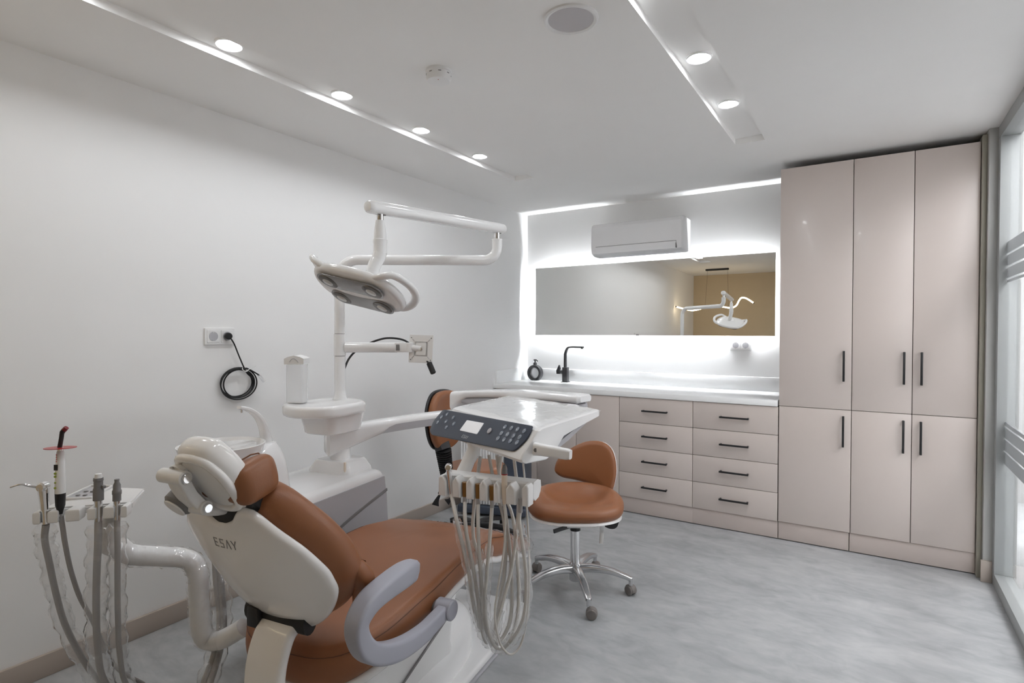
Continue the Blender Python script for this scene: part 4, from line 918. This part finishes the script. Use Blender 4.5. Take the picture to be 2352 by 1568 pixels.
# slot 1: air-water syringe
t = inst('air_syringe', 'chrome three-way syringe in the left slot of the delivery rack', 'dental syringe', 0)
A = SK(0, .005); B = at_d(1030, 1072, (A - CAM).dot(FW))
bm = BM(); tube(bm, [A, A.lerp(B, .3), A.lerp(B, .75), B], [.0075, .0085, .0095, .0085], 14); obj('handle', bm, chrome, t)
bm = BM(); cyl(bm, B - FW * .011, B + FW * .011, .0115, 18, .003); obj('head', bm, chrome, t)
bm = BM(); s0 = slot_px(0, .005); pts0 = [s0, (1048, 1190, D0), (1062, 1250, D0), (1076, 1310, D0), (1083, 1360, D0), (1091, 1405, D0 + .02), (1102, 1440, D0 + .06), (1113, 1420, D0 + .1), (1112, 1380, D0 + .14), (1102, 1290, D0 + .15), (1086, 1220, D0 + .16), (1094, 1120, D0 + .17), (1103, 1048, D0 + .17)]
hose(bm, pts0, .0068); obj('hose', bm, hose_m, t); sleeve(t, pts0[1:8], .0165)
# slots 2-4: hoses whose couplings hang in the slots
def paths(k):
    D0 = DK(k)
    return {1: [(1068, 1190, D0), (1074, 1240, D0), (1086, 1300, D0), (1097, 1370, D0), (1106, 1440, D0 + .01), (1118, 1475, D0 + .05), (1135, 1450, D0 + .09), (1146, 1390, D0 + .12), (1160, 1300, D0 + .14), (1158, 1200, D0 + .15), (1135, 1110, D0 + .17), (1123, 1045, D0 + .17)],
         2: [(1098, 1200, D0), (1100, 1260, D0), (1105, 1330, D0), (1109, 1400, D0), (1122, 1458, D0 + .02), (1148, 1470, D0 + .06), (1170, 1430, D0 + .09), (1176, 1370, D0 + .12), (1172, 1270, D0 + .14), (1160, 1170, D0 + .15), (1147, 1090, D0 + .16), (1141, 1045, D0 + .16)],
         3: [(1128, 1195, D0), (1124, 1250, D0), (1118, 1320, D0), (1114, 1380, D0), (1119, 1440, D0), (1138, 1485, D0 + .03), (1166, 1480, D0 + .06), (1186, 1430, D0 + .09), (1192, 1360, D0 + .12), (1186, 1260, D0 + .13), (1176, 1180, D0 + .14), (1148, 1110, D0 + .15), (1150, 1048, D0 + .15)]}[k]
wd = ['', 'left', 'middle', 'right']
for k in (1, 2, 3):
    t = inst('handpiece_hose', 'grey handpiece hose in plastic sleeve, ' + wd[k] + ' of the three bronze-lined slots', 'dental hose', k); t['group'] = GRP
    bm = BM(); tube(bm, [SK(k, -.022), SK(k, .02)], [.0068, .0072], 12); obj('coupling', bm, hose_d, t)
    bm = BM(); pp = [slot_px(k, -.015)] + paths(k); hose(bm, pp, .0062); obj('hose', bm, hose_m, t); sleeve(t, pp[2:10], .017)
# slot 5: cream scaler with its thin tube
t = inst('scaler_handpiece', 'cream scaler handpiece with grey tip and red ring in the delivery rack', 'dental handpiece', 4)
M = frame(SK(4, -.005), xr, z=Vector((-.03, 0, 1)))
bm = BM(); lathe(bm, [(0, 0), (.006, 0), (.0085, .02), (.0095, .05), (.0098, .095), (0, .095)], 16, M); obj('body', bm, cream, t)
bm = BM(); lathe(bm, [(.0, .0945), (.0101, .0945), (.0101, .0975), (0, .0975)], 16, M); obj('ring', bm, red_m, t)
bm = BM(); lathe(bm, [(0, .0972), (.0096, .0972), (.0088, .108), (.006, .122), (.0058, .126), (.0035, .127), (.0035, .121), (0, .121)], 16, M); obj('tip', bm, grey_d, t)
bm = BM(); pp = [slot_px(4, .0), (1161, 1200, D0 - .02), (1157, 1265, D0 - .02), (1147, 1330, D0 - .02), (1138, 1390, D0 - .02), (1138, 1430, D0 - .02), (1148, 1475, D0 - .02), (1165, 1499, D0 - .01), (1180, 1500, D0), (1196, 1480, D0 + .01), (1207, 1440, D0 + .02), (1214, 1380, D0 + .03), (1216, 1300, D0 + .05), (1212, 1200, D0 + .07), (1206, 1110, D0 + .08), (1200, 1048, D0 + .08)]
hose(bm, pp, .0034); obj('tube', bm, hose_m, t)
# slot 6: sleeved hose
t = inst('handpiece_hose', 'sleeved grey hose hanging from the wide right slot of the delivery rack', 'dental hose', 5); t['group'] = GRP
bm = BM(); tube(bm, [SK(5, -.025), SK(5, .02)], .0072, 12); obj('coupling', bm, hose_d, t)
bm = BM(); pp = [slot_px(5, -.015), (1193, 1200, D0), (1202, 1260, D0), (1209, 1330, D0), (1206, 1400, D0), (1194, 1440, D0 + .02), (1174, 1470, D0 + .05), (1150, 1490, D0 + .08), (1136, 1460, D0 + .1), (1150, 1400, D0 + .13), (1176, 1300, D0 + .15), (1190, 1180, D0 + .13), (1186, 1100, D0 + .12), (1180, 1048, D0 + .12)]
hose(bm, pp, .0062); obj('hose', bm, hose_m, t); sleeve(t, pp[1:10], .019)

# ================================================================== ASSISTANT'S INSTRUMENT HOLDER (left)
AD = 1.5
ast = thing('assistant_holder', 'white assistant instrument holder on a plastic-wrapped arm, left of the chair', 'instrument holder', WC(-.34, -.40, .33))
aF0, aF1 = at_z(74, 1195, .86), at_z(291, 1178, .86); ax_ = (aF1 - aF0); ax_.z = 0; aL = ax_.length; ax_.normalize(); an = Vector((ax_.y, -ax_.x, 0))
if an.dot(CAM - aF0) < 0: an = -an
AB = -an                     # from the front edge back to the wall side
def AP(x, y, z): return aF0 + ax_ * (x * aL) + AB * y + Vector((0, 0, z - .86))
aslot = [.115, .30, .53, .70, .895]
aed = [0] + aslot + [1.0]
for i in range(len(aed) - 1):
    h_ = .055 if i in (0,) else .05
    a = aed[i] + (.04 if i else 0); b = aed[i + 1] - (.04 if i < len(aed) - 2 else 0)
    out = [(a * aL, .003), (b * aL, .003), (b * aL, .04), ((b - .02) * aL, .052), ((a + .02) * aL, .052), (a * aL, .04)]
    M = Matrix(((ax_.x, AB.x, 0, aF0.x), (ax_.y, AB.y, 0, aF0.y), (0, 0, 1, .852), (0, 0, 0, 1)))
    bm = BM(); slab(bm, [(x, y - .003) for x, y in out], .032, .005, M=M @ Matrix.Translation((0, 0, .012))); obj('holder_tooth', bm, white_s, ast)
tp = [AP(.0, .045, .86), AP(1.0, .04, .86)]
bk0, bk1, bk2 = at_z(211, 1115, .905), at_z(334, 1120, .905), at_z(130, 1148, .885)
bm = BM(); t_ = bmesh.new()
P4 = [AP(.0, .04, .878), AP(1.0, .036, .878), bk1, bk0]
top = [t_.verts.new(p) for p in P4]; bot = [t_.verts.new(p - Vector((0, 0, z))) for p, z in zip(P4, (.022, .022, .012, .012))]
t_.faces.new(top); t_.faces.new(bot[::-1])
for i in range(4): t_.faces.new((top[i], bot[i], bot[(i + 1) % 4], top[(i + 1) % 4]))
bmesh.ops.bevel(t_, geom=t_.edges[:], offset=.004, segments=2, affect='EDGES'); merge(bm, t_); obj('holder_plate', bm, white_s, ast)
bm = BM(); q = [P4[3].lerp(P4[2], a).lerp(P4[0].lerp(P4[1], a), b) + Vector((0, 0, .004)) for a, b in ((.05, .06), (.42, .06), (.42, .66), (.05, .66))]; tube(bm, q, .0045, 8, closed=True); obj('plate_ridge', bm, white_s, ast)
pad = [P4[3].lerp(P4[2], a).lerp(P4[0].lerp(P4[1], a), b) + Vector((0, 0, .0015)) for a, b in ((.08, .1), (.40, .1), (.40, .62), (.08, .62))]
bm = BM(); v = [bm.verts.new(p) for p in pad] ; bm.faces.new(v); r_ = bmesh.ops.extrude_face_region(bm, geom=bm.faces[:]); [setattr(g, 'co', g.co + Vector((0, 0, .0015))) for g in r_['geom'] if isinstance(g, bmesh.types.BMVert)]; obj('key_pad', bm, grey_pl, ast)
for a, b in ((.14, .3), (.24, .3), (.14, .48), (.24, .48), (.32, .3)):
    p = P4[3].lerp(P4[2], a).lerp(P4[0].lerp(P4[1], a), b) + Vector((0, 0, .003)); bm = BM(); lathe(bm, [(0, 0), (.006, 0), (.0055, .001), (0, .0012)], 12, Matrix.Translation(p)); obj('key', bm, grey_d, ast)
aa = [AP(.80, .02, .835), at_d(270, 1255, 1.66), at_d(300, 1273, 1.69), at_d(360, 1277, 1.73), at_d(410, 1280, 1.77), at_d(440, 1290, 1.79), at_d(453, 1318, 1.80), at_d(456, 1360, 1.81), at_d(459, 1410, 1.815), at_d(463, 1450, 1.82), at_d(478, 1470, 1.83), at_d(510, 1468, 1.83), at_d(560, 1440, 1.82)]
aa = aa[1:]
bm = BM(); tube(bm, cr(aa, 6), .029, 16, wob=.03); obj('wrapped_arm', bm, white_s, ast)
bm = BM(); P_ = cr(aa[:-1], 6); tube(bm, P_, [.0335 * (1 + .05 * math.sin(i * 1.9)) for i in range(len(P_))], 14, cap=False, wob=.07); obj('arm_film', bm, wrap_m, ast, sharp=25)
bm = BM(); tube(bm, cr([aa[0] + Vector((0, 0, -.01)), at_d(245, 1245, 1.62), AP(.78, .06, .862)], 6), .022, 14); obj('holder_neck', bm, white_s, ast)
def ahose(t, pts, r, sl=None, m=hose_d):
    P_ = cr([at_d(*p) for p in pts], 7); bm = BM(); tube(bm, P_, r, 10); obj('hose', bm, m, t)
    if sl:
        bm = BM(); n = len(P_); tube(bm, P_[2:], [sl * (1 + .22 * math.sin(i * 1.3) * math.sin(i * .47 + 1)) for i in range(n - 2)], 12, cap=False, wob=.05); obj('plastic_sleeve', bm, film_m, t, sharp=40)
def apx(P): d = P - CAM; k = d.dot(FW); return (1176 + FPX * d.dot(CR) / k, 784 - FPX * d.dot(CU) / k, k)
# chrome syringe
b0 = AP(aslot[0], .012, .845)
t = thing('air_syringe', 'chrome three-way syringe with bent needle in the left assistant holder', 'dental syringe', b0)
h1 = at_d(99, 1118, apx(b0)[2]); bm = BM(); tube(bm, [b0, b0.lerp(h1, .3), b0.lerp(h1, .7), h1], [.0085, .009, .011, .0135], 16); obj('handle', bm, chrome, t)
bm = BM(); cyl(bm, h1 - FW * .012, h1 + FW * .012, .0135, 20, .004); obj('head', bm, chrome, t)
dd = apx(b0)[2]; bm = BM(); tube(bm, cr([at_d(88, 1119, dd), at_d(66, 1115, dd - .01), at_d(47, 1112, dd - .02), at_d(23, 1119, dd - .03)], 5), [.0036] * 8 + [.003] * 4 + [.0022] * 4, 10); obj('needle', bm, chrome, t)
ahose(t, [(*apx(b0)[:2], dd), (103, 1240, dd + .02), (113, 1290, dd + .05), (128, 1360, dd + .1), (148, 1430, dd + .16), (180, 1495, dd + .22), (214, 1548, dd + .28), (262, 1590, dd + .36), (330, 1600, dd + .42)], .0085, .024)
# curing light
b0 = AP(aslot[1], .012, .842); dd = apx(b0)[2]
t = thing('curing_light', 'white curing light with black base and dark red light tip', 'curing light', b0)
ax0_, ax1_ = at_d(138.5, 1180, dd), at_d(135, 1030, dd); up = (ax1_ - ax0_); LL = up.length; M = frame(ax0_, CR, z=up.normalized()); k = LL / 150
bm = BM(); lathe(bm, [(0, 0), (4.5 * k, 0), (6 * k, 8 * k), (9.5 * k, 20 * k), (10.5 * k, 48 * k), (0, 48 * k)], 18, M); obj('grip', bm, black_m, t)
bm = BM(); lathe(bm, [(0, 48 * k), (10.5 * k, 48 * k), (10 * k, 80 * k), (9 * k, 110 * k), (7.5 * k, 140 * k), (6 * k, 146 * k), (0, 146 * k)], 18, M); obj('body', bm, white_g, t)
bm = BM(); loft(bm, [[M @ Vector((-3.0 * k + x * k, -9.2 * k * q - .0004, z * k)) for x, z in ((-4.5, 102), (4.5, 102), (4.5, 115), (-4.5, 115))] for q in (.93, 1.0)]); obj('display', bm, black_m, t)
for z in (62, 74, 88, 95): 
    bm = BM(); p = M @ Vector((-3.4 * k, -9.0 * k, z * k)); cyl(bm, p, p - FW * .003, (2.6 if z != 74 else 1.8) * k, 10); obj('print_mark', bm, green_m, t)
for j in range(4):
    bm = BM(); p = M @ Vector((-2.0 * k, -7.2 * k - .001, (122 + j * 5) * k)); box(bm, p - Vector((.0012, .0015, .0012)), p + Vector((.0012, .0, .0016))); obj('print_mark', bm, red_m, t)
bm = BM(); lathe(bm, [(0, 146 * k), (6.5 * k, 146 * k), (6.5 * k, 153 * k), (0, 153 * k)], 16, M); obj('collar', bm, chrome, t)
bm = BM(); lathe(bm, [(5 * k, -1 * k), (31 * k, -.6 * k), (31 * k, .8 * k), (5 * k, 1 * k)], 24, frame(M @ Vector((0, 0, 152 * k)), CR, z=(CU + FW * .05 - CR * .02))); obj('glare_shield', bm, red_m, t)
bm = BM(); tube(bm, cr([at_d(137, 1027, dd), at_d(141, 1005, dd), at_d(143, 993, dd), at_d(149, 985, dd)], 5), [4.6 * k] * 10 + [5.2 * k] * 6, 14); obj('light_guide', bm, black_m, t)
bm = BM(); tube(bm, [at_d(147.5, 987, dd), at_d(153, 981.5, dd)], [5.6 * k, 5.0 * k], 14); obj('light_tip', bm, tip_m, t)
ahose(t, [(140, 1184, dd), (144, 1210, dd + .01), (150, 1250, dd + .02), (163, 1310, dd + .06), (183, 1370, dd + .11), (210, 1420, dd + .18), (238, 1480, dd + .26), (270, 1535, dd + .34), (330, 1570, dd + .42)], .0062)
# suction handles
for k_, lab, top_px, hr, r_ in ((3, 'thick grey suction handle with white cap in the assistant holder', (228, 1094), (.0105, .013), .009), (4, 'slim grey suction handle at the right of the assistant holder', (269, 1100), (.0085, .0115), .0075)):
    b0 = AP(aslot[k_], .012, .84); dd = apx(b0)[2]; tpt = at_d(top_px[0], top_px[1], dd)
    b0 = Vector(at_d(226 if k_ == 3 else 268.5, apx(b0)[1], dd)); up = tpt - b0; LL = up.length; M = frame(b0, CR, z=up.normalized())
    t = thing('suction_handle', lab, 'suction handle', b0, group='suction handles of the assistant holder')
    a, b = hr
    bm = BM(); lathe(bm, [(0, 0), (a * .85, 0), (a * .95, LL * .25), (a * .95, LL * .48), (0, LL * .48)], 16, M); obj('sleeve', bm, brushed, t)
    if k_ == 3:
        bm = BM(); lathe(bm, [(0, LL * .47), (b, LL * .47), (b, LL * .72), (b * .85, LL * .76), (b * .85, LL * .9), (b * .95, LL * .91), (b * .9, LL * .97), (0, LL * .97)], 16, M); obj('grip', bm, grey_d, t)
        bm = BM(); lathe(bm, [(0, LL * .965), (b * .72, LL * .965), (b * .6, LL * 1.06), (0, LL * 1.07)], 16, M); obj('cap', bm, white_s, t)
        bm = BM(); p = M @ Vector((b * .9, 0, LL * .78)); box(bm, p - Vector((.002, .004, .004)), p + Vector((.012, .004, .004)), .002); obj('valve_lever', bm, grey_d, t)
    else:
        bm = BM(); lathe(bm, [(0, LL * .47), (b * .9, LL * .47), (b * .9, LL * .62), (b, LL * .64), (b, LL * .72), (b * .85, LL * .74), (b * .8, LL * .86), (b * .5, LL * .93), (b * .55, LL), (0, LL)], 16, M); obj('grip', bm, grey_d, t)
    pxs = [(226, 1190, dd), (225, 1250, dd), (222, 1320, dd + .02), (221, 1400, dd + .05), (224, 1480, dd + .1), (238, 1560, dd + .17), (290, 1620, dd + .28), (360, 1630, dd + .4)] if k_ == 3 else \
          [(268.5, 1185, dd), (270, 1250, dd + .01), (270, 1340, dd + .04), (271, 1420, dd + .08), (275, 1500, dd + .13), (290, 1570, dd + .2), (340, 1612, dd + .3), (400, 1610, dd + .4)]
    ahose(t, pxs, r_, .027 if k_ == 3 else .022)
# sleeved supply hoses rising behind the chair
hs = thing('supply_hose', 'thick grey supply hoses in a plastic sleeve beside the chair back', 'hose', at_d(470, 1568, 1.75))
for off, nm in ((0, 'hose'), (11, 'hose')):
    pts = [(493 + off, 1275, 1.98), (497 + off, 1340, 1.97), (504 + off * .8, 1400, 1.94), (503 + off * .9, 1450, 1.90), (490 + off, 1510, 1.84), (468 + off * 1.2, 1570, 1.76), (450 + off, 1640, 1.70)]
    bm = BM(); tube(bm, cr([at_d(*p) for p in pts], 6), .0105, 10); obj(nm, bm, hose_d, hs)
bm = BM(); P_ = cr([at_d(x + 5, y, d) for x, y, d in [(493, 1285, 1.98), (497, 1340, 1.97), (504, 1400, 1.94), (503, 1450, 1.90), (490, 1510, 1.84), (468, 1570, 1.76)]], 6)
tube(bm, P_, [.032 * (1 + .12 * math.sin(i * 1.4)) for i in range(len(P_))], 12, cap=False, wob=.05); obj('plastic_sleeve', bm, film_m, hs, sharp=40)

# ================================================================== STOOLS
def stool_base(t, c, zc, legs, rot, black=False):
    x, y = c
    bm = BM(); cyl(bm, (x, y, .055), (x, y, .15), .030, 24, .003); obj('hub', bm, black_m if black else brushed, t)
    bm = BM(); cyl(bm, (x, y, .148), (x, y, zc - .02), .0245, 24); obj('gas_column', bm, black_m if black else chrome, t)
    bm = BM(); cyl(bm, (x, y, zc - .022), (x, y, zc + .01), .027, 24); obj('column_collar', bm, black_m, t)
    for k in range(5):
        a = rot + 2 * PI * k / 5; d = Vector((math.cos(a), math.sin(a), 0)); s = Vector((-d.y, d.x, 0)); p = Vector((x, y, 0))
        path = cr([p + d * .02 + Vector((0, 0, .118)), p + d * .09 + Vector((0, 0, .126)), p + d * .18 + Vector((0, 0, .118)), p + d * .25 + Vector((0, 0, .098)), p + d * .285 + Vector((0, 0, .085))], 4); n = len(path)
        bm = BM(); sweep(bm, path, rrect(1, 1, .3, 3), (0, 0, 1), [(.050 - .022 * i / (n - 1), .042 - .022 * i / (n - 1)) for i in range(n)])
        leg = obj('leg', bm, black_m if black else brushed, t)
        e = p + d * .285
        bm = BM(); cyl(bm, e + Vector((0, 0, .052)), e + Vector((0, 0, .094)), .0105, 14, .002); obj('leg_foot', bm, black_m if black else brushed, leg)
        q = e + s * .0 + d * .008
        a2_ = a + .8 + k * 1.3; s2_ = Vector((math.cos(a2_), math.sin(a2_), 0)); w2 = Vector((-s2_.y, s2_.x, 0))
        for sg in (-1, 1):
            cw = q + w2 * .012 + Vector((0, 0, .0255)); bm = BM(); cyl(bm, cw + s2_ * sg * .005, cw + s2_ * sg * .022, .0255, 22, .004); obj('caster_wheel', bm, caster_m, leg)
        bm = BM(); out = [(0.028 * math.cos(u), 0.028 * math.sin(u)) for u in [math.radians(g) for g in range(-20, 201, 20)]]
        Mh = frame(q + w2 * .012 + Vector((0, 0, .027)), w2, z=s2_); slab(bm, out, .030, .004, M=Mh); obj('caster_hood', bm, caster_m, leg)
def cushion(name, out, t_, r, crown, M, par, m=leather, dfm=None, inner=(.95, .85, .72, .55, .38, .2)):
    bm = BM(); slab(bm, out, t_, r, crown, dfm, M, inner=inner, seg=6); return obj(name, bm, m, par, sharp=60)
V2 = lambda pts, n=5: o2(cr([(x, y, 0) for x, y in pts], n, True))
# operator's stool, right
SX, SY = -1.302, 2.660
st = thing('dental_stool', 'brown leatherette stool with polished five-star base in front of the drawers', 'stool', (SX, SY, 0))
stool_base(st, (SX, SY), .34, 5, math.radians(21))
sr = Vector((.844, .537, 0)); sf = Vector((-sr.y, sr.x, 0))    # across the picture, and away
seat_o = V2([(1.06 * x_, y_) for x_, y_ in ((.235, -.02), (.225, .08), (.17, .17), (.07, .215), (-.06, .21), (-.17, .16), (-.225, .07), (-.235, -.03), (-.20, -.13), (-.11, -.19), (0, -.20), (.11, -.19), (.20, -.13))])
def seat2(v):
    rr = math.hypot(v.x / .235, v.y / .205); rim = .036 * math.exp(-((rr - .78) / .2) ** 2) * (1 if v.y > -.02 else max(0, 1 + (v.y + .02) / .09)) if v.z > 0 else 0
    dish = -.03 * math.exp(-((v.x) / .13) ** 2 - ((v.y + .0) / .1) ** 2) if v.z > 0 else 0
    fall = -.018 * max(0, -v.y / .2) ** 2 if v.z > 0 else 0
    return Vector((v.x, v.y, v.z + rim + dish + fall))
SM = frame((SX, SY, .452), sr, y=sf)
bm = BM(); slab(bm, seat_o, .085, .038, .0, seat2, SM, inner=(.96, .9, .82, .74, .65, .55, .44, .3, .15), seg=6); obj('seat', bm, leather, st, sharp=60)
bm = BM(); slab(bm, [(x * .965, y * .965) for x, y in seat_o], .05, .012, 0, lambda v: Vector((v.x * (1 if v.z > 0 else .62), v.y * (1 if v.z > 0 else .62), v.z)), SM @ Matrix.Translation((0, 0, -.062)), rb=.02); obj('seat_shell', bm, white_g, st)
bk = Vector((SX, SY, 0)) + sr * .085 + sf * .20
bn2 = Vector((-.9, -.75, .06)).normalized(); 
bn2 = (-sf * .90 + -sr * .32 + Vector((0, 0, .12))).normalized()
bxr = Vector((0, 0, 1)).cross(bn2).normalized() * 1.0
if bxr.dot(sr) < 0: bxr = -bxr
BMt = frame((0, 0, 0), bxr, z=bn2)
pb = at_p(1347, 1090, bk, bn2); BMt.translation = pb
bout = [(1276, 1075), (1284, 1052), (1306, 1033), (1330, 1019), (1356, 1012), (1384, 1014), (1404, 1028), (1414, 1052), (1417, 1080), (1414, 1104), (1408, 1124), (1399, 1130), (1386, 1126), (1358, 1112), (1324, 1102), (1296, 1096), (1281, 1087)]
bo = []
for x, y in bout: p = BMt.inverted() @ at_p(x, y, pb, bn2); bo.append((p.x, p.y))
bo = V2(bo, 3)
def bend(v): return Vector((v.x, v.y, v.z + .55 * v.x * v.x))
bm = BM(); slab(bm, bo, .055, .026, .006, bend, BMt, inner=(.95, .85, .72, .55, .38, .2), seg=6); obj('backrest', bm, leather, st, sharp=60)
bm = BM(); slab(bm, [(x * .985, y * .985) for x, y in bo], .02, .007, 0, bend, BMt @ Matrix.Translation((0, 0, -.036))); obj('backrest_shell', bm, white_g, st)
a = at_p(1390, 1118, pb - bn2 * .045, bn2); b = at_p(1390, 1150, pb - bn2 * .04, bn2)
bm = BM(); sweep(bm, cr([a + Vector((0, 0, .05)), a, b, b + Vector((0, 0, -.08)), b + Vector((0, 0, -.11)) - sf * .05, Vector((SX, SY, .375)) + sf * .06 + sr * .04], 5), rrect(.024, .012, .003), sf); obj('backrest_post', bm, brushed, st)
a = at_d(1383, 1200, 2.95); bm = BM(); sweep(bm, [a, at_d(1382, 1230, 2.95), at_d(1381, 1248, 2.94)], rrect(.022, .008, .002), FW); obj('tilt_bar', bm, chrome, st)
a = at_d(1392, 1203, 2.92); bm = BM(); sweep(bm, cr([a, at_d(1402, 1207, 2.92), at_d(1411, 1206, 2.92), at_d(1415, 1196, 2.92)], 4), rrect(.03, .014, .004), FW); obj('lever', bm, black_m, st)
a = at_d(1290, 1214, 2.8); bm = BM(); sweep(bm, [at_d(1310, 1208, 2.9), a, at_d(1272, 1220, 2.78)], rrect(.02, .01, .003), FW); obj('lever', bm, black_m, st)
# assistant's stool behind the chair
S2 = Vector((-2.12, 2.9, 0))
s2 = thing('assistant_stool', 'brown leatherette stool on a black column behind the dental unit', 'stool', S2)
stool_base(s2, (S2.x, S2.y), .40, 5, .3, True)
cushion('seat', V2([(.2, 0), (.15, .14), (0, .2), (-.15, .14), (-.2, 0), (-.15, -.14), (0, -.2), (.15, -.14)]), .07, .03, .01, frame((S2.x, S2.y, .475), sr, y=sf), s2)
bm = BM(); cyl(bm, (S2.x, S2.y, .405), (S2.x, S2.y, .44), .10, 24, .01); obj('seat_plate', bm, black_m, s2)
bpl = at_d(1022, 965, 3.5); bn3 = (-sf * .55 + sr * .85).normalized(); 
BM3 = frame(bpl, Vector((0, 0, 1)).cross(bn3), z=bn3)
bo3 = [(.0, .185), (.10, .165), (.165, .09), (.17, 0), (.14, -.09), (.08, -.16), (0, -.18), (-.08, -.16), (-.14, -.09), (-.17, 0), (-.165, .09), (-.10, .165)]
cushion('backrest', V2(bo3), .06, .028, .008, BM3, s2, dfm=lambda v: Vector((v.x, v.y, v.z + 1.1 * v.x * v.x)))
bm = BM(); slab(bm, [(x * 1.03, y * 1.03) for x, y in V2(bo3)], .022, .008, 0, lambda v: Vector((v.x, v.y, v.z + 1.1 * v.x * v.x)), BM3 @ Matrix.Translation((0, 0, -.036))); obj('backrest_rim', bm, black_m, s2)
b0 = at_d(1018, 1032, 3.46); b1 = at_d(1026, 1088, 3.5); P_ = [b0.lerp(b1, i / 44) for i in range(45)]
bm = BM(); tube(bm, P_, [.048 - .01 * i / 44 + (.007 if i % 4 < 2 else -.007) for i in range(45)], 16, squash=(1, .8)); obj('bellows', bm, black_r, s2)
bm = BM(); sweep(bm, [at_d(1010, 1005, 3.47), b0], rrect(.09, .06, .01), bn3); obj('post_bracket', bm, black_m, s2)
bm = BM(); sweep(bm, [b1 - Vector((0, 0, .0)), b1 + Vector((.03, 0, -.1)), S2 + Vector((-.05, 0, .42))], rrect(.05, .02, .004), bn3); obj('back_post', bm, black_m, s2)
for px in ([(1016, 1126), (1010, 1136), (1003, 1150), (1000, 1160)], [(1040, 1138), (1032, 1148), (1026, 1153)]):
    bm = BM(); P_ = cr([S2 + Vector((0, 0, .42))] + [at_d(x, y, 3.42) for x, y in px], 4); n = len(P_)
    sweep(bm, P_, rrect(1, 1, .3, 3), FW, [(.012 + .032 * max(0, (i / (n - 1)) - .5) * 2, .01) for i in range(n)]); obj('lever', bm, black_m, s2)
# ribbed white cabinet behind that stool
rc0, rc1 = at_z(1168, 1190, 0), at_z(1052, 1180, 0)
cx = (rc0 - rc1).normalized(); cy = Vector((-cx.y, cx.x, 0)); 
if cy.dot(FW) < 0: cy = -cy
rw = (rc0 - rc1).length + .0
rib = thing('ribbed_cabinet', 'white ribbed floor unit with slate blue end panel behind the stools', 'floor unit', rc0 - cx * rw / 2)
MR = Matrix(((cx.x, cy.x, 0, rc0.x - cx.x * rw), (cx.y, cy.y, 0, rc0.y - cx.y * rw), (0, 0, 1, 0), (0, 0, 0, 1)))
hR = .74; dR = .22
bm = BM(); box(bm, (.012, .02, .075), (rw - .03, dR, hR), .01, M=MR); obj('casing', bm, white_s, rib)
nr = 16
for k in range(nr):
    x = .02 + (rw - .07) * k / (nr - 1); bm = BM(); box(bm, (x, .006, .085), (x + (rw - .07) / (nr - 1) * .62, .024, hR - .03), .004, M=MR); obj('rib', bm, white_s, rib)
bm = BM(); box(bm, (rw - .03, -.005, .06), (rw + .12, dR + .01, hR + .005), .008, M=MR); obj('end_panel', bm, slate, rib, label='slate blue end panel')
bm = BM(); box(bm, (0, -.02, .02), (rw + .13, dR + .02, .075), .01, M=MR); obj('base', bm, slate, rib)
for x in (.05, rw + .06):
    for y in (.03, dR - .03):
        bm = BM(); cyl(bm, MR @ Vector((x - .01, y, .02)), MR @ Vector((x + .01, y, .02)), .02, 14, .003); obj('castor', bm, black_r, rib)
